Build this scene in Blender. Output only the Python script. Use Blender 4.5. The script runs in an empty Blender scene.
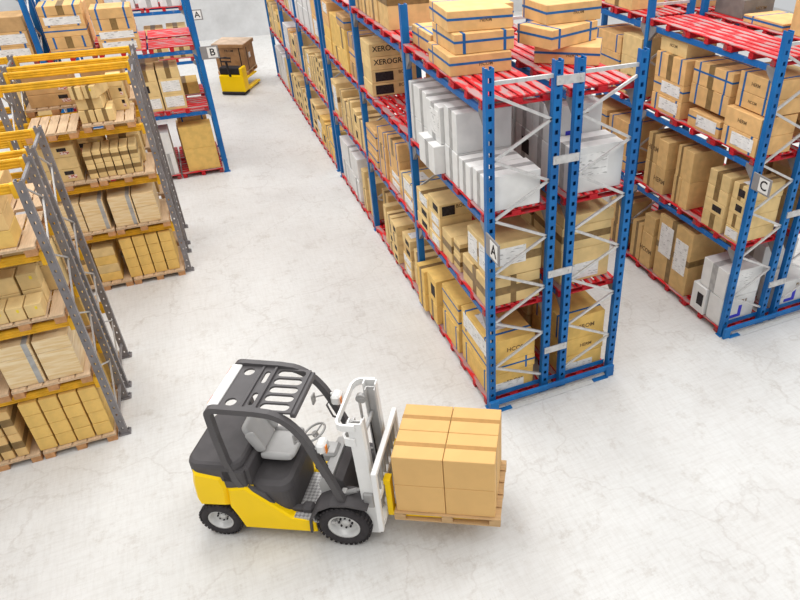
import bpy, math, random
from mathutils import Vector, Matrix
R = math.radians
C = bpy.context.scene.collection
rng = random.Random(11)

# ------------------------------------------------------------------ materials
def mat(name, col, rough=.6, metal=0, var=0.0, scale=6, col2=None, lo=.4, hi=.6, bump=0, stretch=(1,1,1), objvar=0.0, detail=5):
    m = bpy.data.materials.new(name); m.use_nodes = True
    nt = m.node_tree; b = nt.nodes['Principled BSDF']
    b.inputs['Specular IOR Level'].default_value = .22; b.inputs['Roughness'].default_value = rough; b.inputs['Metallic'].default_value = metal
    tc = nt.nodes.new('ShaderNodeTexCoord'); mp = nt.nodes.new('ShaderNodeMapping'); mp.inputs['Scale'].default_value = stretch
    nt.links.new(tc.outputs['Object'], mp.inputs['Vector'])
    nz = nt.nodes.new('ShaderNodeTexNoise'); nz.inputs['Scale'].default_value = scale; nz.inputs['Detail'].default_value = detail
    nt.links.new(mp.outputs['Vector'], nz.inputs['Vector'])
    rp = nt.nodes.new('ShaderNodeValToRGB'); rp.color_ramp.elements[0].position = lo; rp.color_ramp.elements[1].position = hi
    c2 = col2 if col2 else tuple(max(0, c*(1-var)) for c in col)
    rp.color_ramp.elements[0].color = (*c2, 1); rp.color_ramp.elements[1].color = (*col, 1)
    nt.links.new(nz.outputs['Fac'], rp.inputs['Fac'])
    out = rp.outputs['Color']
    if objvar:
        oi = nt.nodes.new('ShaderNodeObjectInfo'); hs = nt.nodes.new('ShaderNodeHueSaturation')
        mr = nt.nodes.new('ShaderNodeMapRange'); mr.inputs['To Min'].default_value = 1-objvar; mr.inputs['To Max'].default_value = 1+objvar*.6
        nt.links.new(oi.outputs['Random'], mr.inputs['Value']); nt.links.new(mr.outputs['Result'], hs.inputs['Value'])
        nt.links.new(out, hs.inputs['Color']); out = hs.outputs['Color']
    nt.links.new(out, b.inputs['Base Color'])
    if bump:
        bp = nt.nodes.new('ShaderNodeBump'); bp.inputs['Strength'].default_value = bump; bp.inputs['Distance'].default_value = .01
        nt.links.new(nz.outputs['Fac'], bp.inputs['Height']); nt.links.new(bp.outputs['Normal'], b.inputs['Normal'])
    return m
M = {}
M['kraft'] = mat('kraft_board', (.70,.46,.195), .75, var=.14, scale=5, objvar=.14, bump=.15)
M['tan'] = mat('tan_board', (.76,.55,.255), .75, var=.12, scale=5, objvar=.12, bump=.15)
M['amber'] = mat('amber_board', (.80,.52,.155), .7, var=.12, scale=6, objvar=.06, bump=.15)
M['peach'] = mat('peach_board', (.75,.455,.19), .75, var=.14, scale=5, objvar=.08, bump=.15)
M['brown'] = mat('brown_board', (.58,.355,.16), .75, var=.15, scale=5, objvar=.1, bump=.15)
M['white'] = mat('white_board', (.74,.73,.71), .7, var=.08, scale=4, objvar=.05, bump=.12)
M['load'] = mat('golden_board', (.74,.455,.175), .7, var=.05, scale=3, objvar=.03)
M['wrap'] = mat('stretch_wrapped_board', (.70,.49,.24), .3, col2=(.82,.66,.42), scale=3, stretch=(1,1,9), lo=.35, hi=.65)
M['tape'] = mat('brown_tape', (.25,.155,.06), .4, var=.25, scale=9)
M['tapeload'] = mat('tan_tape', (.46,.25,.08), .45, var=.1, scale=9)
M['greytape'] = mat('grey_tape', (.42,.41,.40), .45, var=.2, scale=9)
M['strap'] = mat('blue_strap', (.02,.13,.36), .5, var=.2, scale=9)
M['ink'] = mat('black_ink', (.035,.028,.03), .7, var=.4, scale=20)
M['print'] = mat('brown_print', (.24,.15,.07), .7, var=.5, scale=30)
M['blueink'] = mat('blue_ink', (.06,.06,.55), .6, var=.1)
M['sticker'] = mat('yellow_sticker', (.80,.62,.05), .6, var=.1)
M['redprint'] = mat('red_print_label', (.72,.60,.55), .6, col2=(.45,.08,.06), scale=30, lo=.42, hi=.5)
def paper():
    m = mat('printed_label', (.80,.79,.77), .6, var=.1, scale=8)
    nt = m.node_tree; b = nt.nodes['Principled BSDF']; src = b.inputs['Base Color'].links[0].from_socket
    tc = nt.nodes.new('ShaderNodeTexCoord'); mp = nt.nodes.new('ShaderNodeMapping'); mp.inputs['Scale'].default_value = (9,9,42)
    nz = nt.nodes.new('ShaderNodeTexNoise'); nz.inputs['Scale'].default_value = 1; nz.inputs['Detail'].default_value = 1
    rp = nt.nodes.new('ShaderNodeValToRGB'); rp.color_ramp.elements[0].position = .60; rp.color_ramp.elements[1].position = .68
    mx = nt.nodes.new('ShaderNodeMixRGB'); mx.inputs['Color2'].default_value = (.42,.41,.40,1)
    nt.links.new(tc.outputs['Object'], mp.inputs['Vector']); nt.links.new(mp.outputs['Vector'], nz.inputs['Vector'])
    nt.links.new(nz.outputs['Fac'], rp.inputs['Fac']); nt.links.new(rp.outputs['Color'], mx.inputs['Fac'])
    nt.links.new(src, mx.inputs['Color1']); nt.links.new(mx.outputs['Color'], b.inputs['Base Color'])
    return m
M['paper'] = paper()
M['blue'] = mat('blue_rack_paint', (.010,.15,.42), .4, col2=(.01,.11,.33), scale=4, stretch=(1,1,.4))
M['bluebeam'] = mat('blue_beam_paint', (.012,.13,.40), .4, col2=(.12,.19,.36), scale=9, lo=.30, hi=.40)
M['galv'] = mat('galvanised_steel', (.62,.61,.60), .4, .35, var=.15, scale=12)
M['gusset'] = mat('grey_connector', (.30,.29,.29), .5, .3, var=.2)
M['red'] = mat('worn_red_paint', (.62,.016,.022), .5, col2=(.40,.24,.235), scale=5, lo=.40, hi=.50, stretch=(1.6,.5,2), objvar=.15)
def wear(m):
    # paint rubbed off along the middle of each deck board
    nt = m.node_tree; L = nt.links; nz = [n for n in nt.nodes if n.type == 'TEX_NOISE'][0]; rp = [n for n in nt.nodes if n.type == 'VALTORGB'][0]
    tc = nt.nodes.new('ShaderNodeTexCoord'); sx = nt.nodes.new('ShaderNodeSeparateXYZ'); L.new(tc.outputs['Object'], sx.inputs[0])
    def mt(op, a, b=None):
        n = nt.nodes.new('ShaderNodeMath'); n.operation = op
        for k,v in ((0,a),(1,b)):
            if v is None: continue
            if isinstance(v, float): n.inputs[k].default_value = v
            else: L.new(v, n.inputs[k])
        return n.outputs[0]
    u = mt('DIVIDE', mt('ADD', sx.outputs['X'], .4593+.1837*10.5), .1837)
    d = mt('ABSOLUTE', mt('SUBTRACT', mt('FRACT', u), .5))          # 0 on the board's centre line, .38 at its edge
    f = mt('ADD', nz.outputs['Fac'], mt('MULTIPLY', mt('SUBTRACT', d, .20), .55))
    L.new(f, rp.inputs['Fac'])
wear(M['red'])
M['redside'] = mat('red_paint', (.50,.014,.022), .5, col2=(.26,.07,.07), scale=7, lo=.3, hi=.45, objvar=.12)
M['wood'] = mat('pale_wood', (.69,.49,.31), .75, var=.28, scale=3, stretch=(9,1,9), lo=.3, hi=.7, objvar=.1)
M['woodend'] = mat('block_wood', (.60,.31,.14), .8, var=.25, scale=9, objvar=.1)
M['palletwood'] = mat('tan_pallet_wood', (.62,.40,.20), .75, var=.25, scale=3, stretch=(9,1,9), lo=.3, hi=.7)
M['yellowbeam'] = mat('yellow_beam_paint', (.80,.43,.022), .45, var=.2, scale=6)
M['greypost'] = mat('grey_post_paint', (.23,.215,.22), .45, .2, var=.2, scale=5)
M['chrome'] = mat('light_steel', (.62,.61,.60), .3, .6, var=.1)
M['yellow'] = mat('truck_yellow', (1.0,.65,.001), .4, var=.04, scale=2)
M['dark'] = mat('dark_grey_plastic', (.085,.078,.080), .55, var=.12, scale=5)
M['frame'] = mat('dark_grey_frame', (.095,.088,.090), .4, var=.1, scale=5)
M['black'] = mat('black_plastic', (.028,.024,.027), .6, var=.2)
M['rubber'] = mat('tyre_rubber', (.045,.040,.042), .75, var=.2, scale=14)
M['seat'] = mat('grey_vinyl', (.46,.45,.44), .45, var=.05)
M['whitepaint'] = mat('white_steel', (.80,.79,.77), .35, var=.04, scale=3)
M['greysteel'] = mat('mid_grey_steel', (.42,.41,.40), .4, .3, var=.1)
M['midsteel'] = mat('light_grey_steel', (.52,.51,.50), .4, .2, var=.1)
M['rim'] = mat('rim_steel', (.66,.65,.63), .35, .2, var=.08, scale=8)
M['orange'] = mat('orange_lens', (.85,.25,.02), .3, var=.05)
M['redlens'] = mat('red_lens', (.7,.06,.05), .3, var=.05)
M['signgrey'] = mat('sign_plate_grey', (.27,.255,.25), .5, var=.1)
M['signwhite'] = mat('sign_card_white', (.78,.77,.74), .5, var=.03)
M['dark_board'] = mat('grey_board', (.20,.175,.155), .75, var=.2, scale=5)
M['crate'] = mat('crate_cardboard', (.40,.22,.10), .8, var=.25, scale=4, bump=.2)
M['cratetop'] = mat('crate_lid_board', (.62,.47,.35), .8, var=.2, scale=4)
def diamond():
    m = bpy.data.materials.new('checker_plate'); m.use_nodes = True; nt = m.node_tree; b = nt.nodes['Principled BSDF']
    tc = nt.nodes.new('ShaderNodeTexCoord'); mp = nt.nodes.new('ShaderNodeMapping'); mp.inputs['Rotation'].default_value = (0,0,R(45)); mp.inputs['Scale'].default_value = (26,26,1)
    ck = nt.nodes.new('ShaderNodeTexChecker'); ck.inputs['Scale'].default_value = 1
    ck.inputs['Color1'].default_value = (.50,.49,.48,1); ck.inputs['Color2'].default_value = (.27,.26,.26,1)
    nt.links.new(tc.outputs['Object'], mp.inputs['Vector']); nt.links.new(mp.outputs['Vector'], ck.inputs['Vector']); nt.links.new(ck.outputs['Color'], b.inputs['Base Color'])
    b.inputs['Metallic'].default_value = .3; b.inputs['Roughness'].default_value = .45
    return m
M['checker'] = diamond()

def concrete(name, base, dirt, wall=False):
    m = bpy.data.materials.new(name); m.use_nodes = True; nt = m.node_tree; b = nt.nodes['Principled BSDF']; b.inputs['Roughness'].default_value = .6; b.inputs['Specular IOR Level'].default_value = .3
    tc = nt.nodes.new('ShaderNodeTexCoord')
    def noise(scale, detail, st, rot=0, rough=.6):
        mp = nt.nodes.new('ShaderNodeMapping'); mp.inputs['Scale'].default_value = st; mp.inputs['Rotation'].default_value = (0,0,rot)
        n = nt.nodes.new('ShaderNodeTexNoise'); n.inputs['Scale'].default_value = scale; n.inputs['Detail'].default_value = detail; n.inputs['Roughness'].default_value = rough
        nt.links.new(tc.outputs['Object'], mp.inputs['Vector']); nt.links.new(mp.outputs['Vector'], n.inputs['Vector']); return n.outputs['Fac']
    def ramp(fac, p0, c0, p1, c1):
        r = nt.nodes.new('ShaderNodeValToRGB'); e = r.color_ramp.elements
        e[0].position = p0; e[0].color = (*c0,1); e[1].position = p1; e[1].color = (*c1,1); nt.links.new(fac, r.inputs['Fac']); return r.outputs['Color']
    def mul(a, c, f=1):
        x = nt.nodes.new('ShaderNodeMixRGB'); x.blend_type = 'MULTIPLY'; x.inputs['Fac'].default_value = f
        nt.links.new(a, x.inputs['Color1']); nt.links.new(c, x.inputs['Color2']); return x.outputs['Color']
    a = ramp(noise(.45, 6, (1,1,1)), .3, dirt, .65, base)
    w = (1,1,1)
    if not wall:
        a = mul(a, ramp(noise(.22, 4, (1,1,1)), .35, (.96,.93,.91), .6, w), .6)                   # faint brownish areas
        a = mul(a, ramp(noise(5, 9, (.5,4,1), R(-3), .72), .30, (.78,.75,.72), .55, w), .42)      # wheel-polished streaks one way
        a = mul(a, ramp(noise(5, 9, (4,.5,1), R(4), .72), .30, (.78,.75,.72), .55, w), .38)       # and the other
        a = mul(a, ramp(noise(2.2, 10, (1,1,1), .7, .8), .36, (.66,.60,.55), .46, w), .42)        # stains
        a = mul(a, ramp(noise(34, 4, (1,1,1), 0, .8), .28, (.45,.38,.33), .36, w), .75)           # specks
        vo = nt.nodes.new('ShaderNodeTexVoronoi'); vo.feature = 'DISTANCE_TO_EDGE'; vo.inputs['Scale'].default_value = .3
        mp = nt.nodes.new('ShaderNodeMapping'); nt.links.new(tc.outputs['Object'], mp.inputs['Vector'])
        nn = nt.nodes.new('ShaderNodeTexNoise'); nn.inputs['Scale'].default_value = 1.4; nn.inputs['Detail'].default_value = 6
        nt.links.new(tc.outputs['Object'], nn.inputs['Vector'])
        ad = nt.nodes.new('ShaderNodeVectorMath'); ad.operation = 'MULTIPLY_ADD'; ad.inputs[1].default_value = (1.6,1.6,1.6)
        nt.links.new(nn.outputs['Color'], ad.inputs[0]); nt.links.new(mp.outputs['Vector'], ad.inputs[2]); nt.links.new(ad.outputs['Vector'], vo.inputs['Vector'])
        a = mul(a, ramp(vo.outputs['Distance'], .002, (.62,.56,.52), .010, w), .25)             # hairline cracks
    else:
        a = mul(a, ramp(noise(1.5, 8, (1,1,1), 0, .7), .3, (.80,.79,.78), .6, w), .7)
    nt.links.new(a, b.inputs['Base Color'])
    return m
M['floor'] = concrete('pale_concrete', (.70,.697,.682), (.63,.625,.61))
M['wallm'] = concrete('grey_plaster', (.60,.60,.60), (.50,.50,.50), True)

# ------------------------------------------------------------------ mesh helpers
class MB:
    def __init__(s): s.v = []; s.f = []; s.sm = []
    def add(s, vs, fs, smooth=False):
        o = len(s.v); s.v += [tuple(v) for v in vs]; s.f += [tuple(i+o for i in f) for f in fs]; s.sm += [smooth]*len(fs)
    def box(s, x0, x1, y0, y1, z0, z1, mtx=None):
        vs = [Vector((x,y,z)) for z in (z0,z1) for x,y in ((x0,y0),(x1,y0),(x1,y1),(x0,y1))]
        if mtx: vs = [mtx @ v for v in vs]
        s.add(vs, [(3,2,1,0),(4,5,6,7),(0,1,5,4),(1,2,6,5),(2,3,7,6),(3,0,4,7)])
    def cbox(s, x0, x1, y0, y1, z0, z1, c=.01, mtx=None):      # chamfered box
        xs = (x0, x0+c, x1-c, x1); ys = (y0, y0+c, y1-c, y1); zs = (z0, z0+c, z1-c, z1)
        ids = {}; vs = []
        def V(i,j,k):
            if (i,j,k) not in ids:
                ids[(i,j,k)] = len(vs); v = Vector((xs[i],ys[j],zs[k])); vs.append(mtx @ v if mtx else v)
            return ids[(i,j,k)]
        fs = []
        fs.append((V(1,1,0),V(1,2,0),V(2,2,0),V(2,1,0))); fs.append((V(1,1,3),V(2,1,3),V(2,2,3),V(1,2,3)))
        fs.append((V(1,0,1),V(2,0,1),V(2,0,2),V(1,0,2))); fs.append((V(1,3,1),V(1,3,2),V(2,3,2),V(2,3,1)))
        fs.append((V(0,1,1),V(0,1,2),V(0,2,2),V(0,2,1))); fs.append((V(3,1,1),V(3,2,1),V(3,2,2),V(3,1,2)))
        for j,jj in ((0,1),(3,2)):
            for k,kk in ((0,1),(3,2)): fs.append((V(1,j,kk),V(2,j,kk),V(2,jj,k),V(1,jj,k)))
        for i,ii in ((0,1),(3,2)):
            for k,kk in ((0,1),(3,2)): fs.append((V(i,1,kk),V(i,2,kk),V(ii,2,k),V(ii,1,k)))
            for j,jj in ((0,1),(3,2)): fs.append((V(i,jj,1),V(i,jj,2),V(ii,j,2),V(ii,j,1)))
        for i,ii in ((0,1),(3,2)):
            for j,jj in ((0,1),(3,2)):
                for k,kk in ((0,1),(3,2)): fs.append((V(i,jj,kk),V(ii,j,kk),V(ii,jj,k)))
        s.add(vs, fs)
    def bar(s, a, b, w, h, up=(0,0,1)):
        a, b = Vector(a), Vector(b); d = (b-a).normalized(); u = Vector(up)
        if abs(d.dot(u)) > .98: u = Vector((1,0,0))
        r = d.cross(u).normalized(); u = r.cross(d)
        vs = [p + r*(sx*w/2) + u*(sz*h/2) for p in (a,b) for sx,sz in ((-1,-1),(1,-1),(1,1),(-1,1))]
        s.add(vs, [(0,1,2,3),(7,6,5,4),(0,4,5,1),(1,5,6,2),(2,6,7,3),(3,7,4,0)])
    def cyl(s, a, b, r, n=16, r2=None, caps=True):
        a, b = Vector(a), Vector(b); d = (b-a).normalized(); u = Vector((0,0,1)) if abs(d.z) < .9 else Vector((1,0,0))
        x = d.cross(u).normalized(); y = d.cross(x); r2 = r if r2 is None else r2
        vs = [p + (x*math.cos(t)+y*math.sin(t))*rr for p,rr in ((a,r),(b,r2)) for t in [2*math.pi*i/n for i in range(n)]]
        s.add(vs, [(i,(i+1)%n,n+(i+1)%n,n+i) for i in range(n)], True)
        if caps: s.add(vs, [tuple(range(n))[::-1], tuple(range(n,2*n))])
    def tube(s, pts, r, n=8, closed=False):
        pts = [Vector(p) for p in pts]; N = len(pts); rings = []
        for i,p in enumerate(pts):
            q = pts[(i+1)%N] if (closed or i < N-1) else p; o = pts[i-1] if (closed or i > 0) else p
            d = (q-o).normalized(); u = Vector((0,0,1)) if abs(d.z) < .9 else Vector((1,0,0))
            x = d.cross(u).normalized(); y = d.cross(x)
            rings.append([p + (x*math.cos(2*math.pi*k/n)+y*math.sin(2*math.pi*k/n))*r for k in range(n)])
        vs = [v for rg in rings for v in rg]; m = N if closed else N-1
        s.add(vs, [(i*n+k, i*n+(k+1)%n, ((i+1)%N)*n+(k+1)%n, ((i+1)%N)*n+k) for i in range(m) for k in range(n)], True)
        if not closed: s.add(vs, [tuple(range(n)), tuple(range((N-1)*n, N*n))[::-1]])
    def sweep(s, pts, w, h, side):                             # rectangular bar along a polyline, mitred; side = constant width direction
        pts = [Vector(p) for p in pts]; sd = Vector(side).normalized(); N = len(pts); vs = []
        for i,p in enumerate(pts):
            d1 = (p-pts[i-1]).normalized() if i else None; d2 = (pts[i+1]-p).normalized() if i < N-1 else None
            d = ((d1 or d2)+(d2 or d1)).normalized(); nrm = sd.cross(d).normalized()
            k = 1/max(.5, d.dot(d2 or d1))
            vs += [p+sd*(a*w/2)+nrm*(b*h/2*k) for a,b in ((-1,-1),(1,-1),(1,1),(-1,1))]
        fs = [(i*4+k, i*4+(k+1)%4, i*4+4+(k+1)%4, i*4+4+k) for i in range(N-1) for k in range(4)]
        s.add(vs, fs + [(3,2,1,0), tuple(range(4*N-4, 4*N))])
    def extr(s, prof, y0, y1, bev=.03):                        # (x,z) profile extruded along y with bevelled rims
        n = len(prof); cx = sum(p[0] for p in prof)/n; cz = sum(p[1] for p in prof)/n
        area = sum(prof[i][0]*prof[(i+1)%n][1]-prof[(i+1)%n][0]*prof[i][1] for i in range(n)); sg = 1 if area > 0 else -1
        ins = []
        for i in range(n):
            p0, p, p1 = Vector(prof[i-1]), Vector(prof[i]), Vector(prof[(i+1)%n])
            e1, e2 = (p-p0).normalized(), (p1-p).normalized()
            n1, n2 = Vector((-e1.y,e1.x))*sg, Vector((-e2.y,e2.x))*sg
            m = (n1+n2); m = m/max(.4, m.length_squared/2) if m.length > 1e-6 else n1
            ins.append(p+m*bev)
        rows = [(ins,y0),(prof,y0+bev),(prof,y1-bev),(ins,y1)]
        vs = [(p[0],y,p[1]) for pr,y in rows for p in pr]
        fs = [(r*n+i, r*n+(i+1)%n, r*n+n+(i+1)%n, r*n+n+i) for r in range(3) for i in range(n)]
        s.add(vs, fs+[tuple(range(n))[::-1], tuple(range(3*n,4*n))])
    def lathe(s, prof, axis_o, n=32, smooth=True):             # prof (r, y) about the y axis through axis_o
        ox, oy, oz = axis_o; vs = []
        for r,y in prof: vs += [(ox+r*math.cos(2*math.pi*k/n), oy+y, oz+r*math.sin(2*math.pi*k/n)) for k in range(n)]
        s.add(vs, [(i*n+k, i*n+(k+1)%n, i*n+n+(k+1)%n, i*n+n+k) for i in range(len(prof)-1) for k in range(n)], smooth)
    def mesh(s, name, m, recalc=True):
        me = bpy.data.meshes.new(name); me.from_pydata(s.v, [], s.f); me.materials.append(M[m] if isinstance(m,str) else m)
        me.polygons.foreach_set('use_smooth', s.sm)
        if recalc:
            import bmesh
            bm = bmesh.new(); bm.from_mesh(me); bmesh.ops.recalc_face_normals(bm, faces=bm.faces); bm.to_mesh(me); bm.free()
        return me
    def obj(s, name, m, parent=None, loc=None, rot=None): return link(name, s.mesh(name, m), parent, loc, rot)
def link(name, me, parent=None, loc=None, rot=None):
    o = bpy.data.objects.new(name, me); C.objects.link(o)
    if parent: o.parent = parent
    if loc: o.location = loc
    if rot: o.rotation_euler = rot
    return o
LABELS = {}
def tag(o, label, cat, group=None):
    n = len(label.split())
    if not 4 <= n <= 16: print('LABEL LENGTH', n, label)
    if label in LABELS: print('DUPLICATE LABEL', label)
    LABELS[label] = 1
    o['label'] = label; o['category'] = cat
    if group: o['group'] = group
    return o
def thing(name, label, cat, loc=(0,0,0), rotz=0, group=None):
    o = bpy.data.objects.new(name, None); C.objects.link(o); o.location = loc; o.rotation_euler = (0,0,rotz); o.empty_display_size = .2
    return tag(o, label, cat, group)
def struct(o): o['kind'] = 'structure'; return o
def plate(name, outer, holes, th, m, parent, z=0):            # flat plate with real holes (filled curve -> mesh)
    cu = bpy.data.curves.new(name, 'CURVE'); cu.dimensions = '2D'; cu.fill_mode = 'BOTH'; cu.extrude = th/2
    for ring in [outer]+holes:
        sp = cu.splines.new('POLY'); sp.points.add(len(ring)-1); sp.use_cyclic_u = True
        for p,q in zip(sp.points, ring): p.co = (q[0],q[1],0,1)
    tmp = bpy.data.objects.new('tmp', cu); C.objects.link(tmp); bpy.context.view_layer.update()
    me = bpy.data.meshes.new_from_object(tmp.evaluated_get(bpy.context.evaluated_depsgraph_get()))
    bpy.data.objects.remove(tmp); me.materials.clear(); me.materials.append(M[m]); return link(name, me, parent, (0,0,z))
TXT = {}
def text_mesh(body, size, m):
    key = (body, size, m)
    if key not in TXT:
        cu = bpy.data.curves.new('lettering', 'FONT'); cu.body = body; cu.size = size; cu.align_x = 'CENTER'; cu.align_y = 'CENTER'; cu.extrude = .002; cu.offset = size*.012; cu.resolution_u = 3
        tmp = bpy.data.objects.new('tmp', cu); C.objects.link(tmp); bpy.context.view_layer.update()
        me = bpy.data.meshes.new_from_object(tmp.evaluated_get(bpy.context.evaluated_depsgraph_get()))
        bpy.data.objects.remove(tmp); me.materials.clear(); me.materials.append(M[m]); TXT[key] = me
    return TXT[key]
ORD = ['first','second','third','fourth','fifth','sixth','seventh','eighth','ninth','tenth','eleventh','twelfth']

# ------------------------------------------------------------------ the setting
b = MB(); b.add([(-30,-14,0),(30,-14,0),(30,30.3,0),(-30,30.3,0)], [(0,1,2,3)]); struct(b.obj('floor', 'floor'))
b = MB(); b.box(-30,30,30.3,30.6,0,13); struct(b.obj('wall_back', 'wallm'))

# ------------------------------------------------------------------ cartons
def facebox(mb, face, a0, a1, z0, z1, w, d, t=.003):
    # a thin patch on a side face; a = coordinate along the face
    if face == '-X': mb.box(-w/2-t, -w/2+.0005, a0, a1, z0, z1)
    elif face == '+X': mb.box(w/2-.0005, w/2+t, a0, a1, z0, z1)
    elif face == '-Y': mb.box(a0, a1, -d/2-t, -d/2+.0005, z0, z1)
    elif face == '+Y': mb.box(a0, a1, d/2-.0005, d/2+t, z0, z1)
def band(mb, axis, pos, bw, w, d, h, t=.0015):
    # a band all round the box: axis 'X' = runs along X over the top; 'Z' = horizontal round the sides
    if axis == 'X':
        mb.box(-w/2-t, w/2+t, pos-bw/2, pos+bw/2, h-.0005, h+t)
        for f in ('-X','+X'): facebox(mb, f, pos-bw/2, pos+bw/2, .002, h, w, d, t)
    elif axis == 'Y':
        mb.box(pos-bw/2, pos+bw/2, -d/2-t, d/2+t, h-.0005, h+t)
        for f in ('-Y','+Y'): facebox(mb, f, pos-bw/2, pos+bw/2, .002, h, w, d, t)
    else:
        for f in ('-X','+X'): facebox(mb, f, -d/2, d/2, pos-bw/2, pos+bw/2, w, d, t)
        for f in ('-Y','+Y'): facebox(mb, f, -w/2, w/2, pos-bw/2, pos+bw/2, w, d, t)
def face_text(o, face, body, size, w, d, z, along=0):
    me = text_mesh(body, round(size*(1 if body == 'XEROGRM' else .72),3), 'ink' if body == 'XEROGRM' else 'print')
    if face == '-Y': link('printed_text', me, o, (along, -d/2-.002, z), (R(90),0,0))
    elif face == '-X': link('printed_text', me, o, (-w/2-.002, along, z), (R(90),0,R(-90)))
def carton(cx, cy, z0, w, d, h, style, label, group, rot=0.0, front='-X', name=None, detail=True):
    """w along X, d along Y. style: material + feature letters after '|' : t tape, s straps, l white label, L big label, k black panel, x text, e label on the -Y end,
    y yellow sticker, r red printed label, b blue print, T tape round the middle, f fine tape"""
    m, _, ft = style.partition('|')
    name = name or ('strapped_carton' if ('s' in ft or 'h' in ft) else 'white_carton' if m == 'white' else 'wrapped_carton' if m == 'wrap' else 'carton')
    mb = MB(); mb.cbox(-w/2, w/2, -d/2, d/2, 0, h, min(.007, h*.08))
    if 'm' in ft: # joint between the lid flaps
        pass
    o = mb.obj(name, m, None, (cx,cy,z0), (0,0,rot)); o['group'] = group
    if label: tag(o, label, 'box', group)
    if not detail: return o
    a = 'X' if front == '-X' else 'Y'; L = d if a == 'X' else w       # length of the front face
    def P(): return MB()
    if 't' in ft:
        q = P(); band(q, a, rng.uniform(-.04,.04)*L, min(.15, L*.24), w, d, h); q.obj('packing_tape', 'greytape' if m == 'white' else ('tapeload' if m == 'load' else 'tape'), o)
    if 'f' in ft:
        q = P(); band(q, a, 0, min(.09, L*.14), w, d, h); q.obj('packing_tape', 'tapeload' if m == 'load' else 'tape', o)
    if 'c' in ft: # cross tape across the other axis
        q = P(); band(q, 'Y' if a == 'X' else 'X', 0, .10, w, d, h); q.obj('packing_tape', 'tape', o)
    if 'T' in ft:
        q = P(); band(q, 'Z', h*.52, min(.14,h*.3), w, d, h, .002); q.obj('packing_tape', 'tape', o)
    if 's' in ft:
        for pos in (-L*.34, L*.34):
            q = P(); band(q, a, pos, .046, w, d, h, .0018); q.obj('strap', 'strap', o)
    if 'h' in ft:
        q = P(); band(q, 'Z', h*.6, .034, w, d, h, .0025); q.obj('strap', 'strap', o)
        q = P(); band(q, 'X' if a == 'Y' else 'Y', .3*w, .034, w, d, h, .0018); q.obj('strap', 'strap', o)
    if 'l' in ft or 'L' in ft:
        big = 'L' in ft; q = P(); k = .42 if big else .40
        facebox(q, front, -L*k, L*(k if big else .22), h*.18, h*.86, w, d, .006); q.obj('shipping_label', 'paper', o)
    if 'D' in ft:
        for k0,k1,b0,b1 in ((-.42,-.06,.30,.80),(.04,.42,.40,.88)):
            q = P(); facebox(q, front, L*k0, L*k1, h*b0, h*b1, w, d, .006); q.obj('shipping_label', 'paper', o)
    if 'g' in ft:
        q = P(); band(q, a, L*.36, .07, w, d, h); q.obj('packing_tape', 'greytape', o)
    if 'e' in ft:
        q = P(); facebox(q, '-Y', -w*.42, w*.2, h*.35, h*.85, w, d, .006); q.obj('shipping_label', 'paper', o)
    if 'E' in ft:
        q = P(); facebox(q, '-Y', -w*.46, w*.28, h*.08, h*.55, w, d, .006); q.obj('shipping_label', 'paper', o)
    if 'p' in ft: # paper on the top
        q = P(); q.box(-w*.38, w*.02, -d*.25, d*.2, h-.0005, h+.004); q.obj('shipping_label', 'paper', o)
    if 'k' in ft:
        q = P(); facebox(q, front, -L*.36, L*.08, h*.28, h*.74, w, d, .004)
        q.obj('printed_panel', 'ink', o)
    if 'K' in ft:
        q = P(); facebox(q, '-Y', -w*.42, -w*.02, h*.15, h*.85, w, d, .004); q.obj('printed_panel', 'ink', o)
    if 'K' in ft: face_text(o, '-Y', 'BOOX', min(.2,h*.5), w, d, h*.72, w*.24)
    if 'x' in ft: face_text(o, '-Y', rng.choice(['HERM','FROM','HCOM']), min(.22,h*.36), w, d, h*.5, w*.08)
    if 'X' in ft: face_text(o, front, rng.choice(['HERM','FROM','HCOM']), min(.2,h*.36), w, d, h*.5, 0)
    if 'W' in ft: face_text(o, '-Y', 'XEROGRM', min(.15,h*.6), w, d, h*.58, -w*.06)
    if 'y' in ft:
        q = P(); facebox(q, front, L*.1, L*.24, h*.62, h*.82, w, d, .005); q.obj('yellow_sticker', 'sticker', o)
    if 'r' in ft:
        q = P(); facebox(q, front, L*.14, L*.34, h*.56, h*.86, w, d, .004); q.obj('printed_panel', 'ink', o)
        q = P(); facebox(q, front, L*.19, L*.38, h*.26, h*.52, w, d, .005); q.obj('warning_label', 'redprint', o)
    if 'b' in ft:
        q = P(); facebox(q, '-Y', -w*.2, w*.12, h*.18, h*.3, w, d, .004); facebox(q, '-Y', w*.02, w*.12, h*.3, h*.62, w, d, .004); q.obj('blue_print', 'blueink', o)
        face_text(o, '-Y', 'PLE', min(.13,h*.3), w, d, h*.78, w*.15)
    return o
LOOK = {'kraft':'kraft','tan':'tan','amber':'golden','peach':'orange','brown':'brown','white':'white','load':'kraft','wrap':'shrink-wrapped'}
def look(style):
    m,_,ft = style.partition('|'); s = LOOK[m]; k = 'carton'
    if 's' in ft or 'h' in ft: s = 'blue-strapped '+s
    elif 'L' in ft or 'l' in ft or 'D' in ft: s = 'labelled '+s
    elif 'W' in ft or 'x' in ft or 'X' in ft: s = 'lettered '+s
    elif 'k' in ft or 'r' in ft: s = 'black-panelled '+s
    elif 't' in ft or 'f' in ft or 'g' in ft: s = 'taped '+s
    else: s = 'plain '+s
    return s+' carton'
CELLS = []
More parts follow.
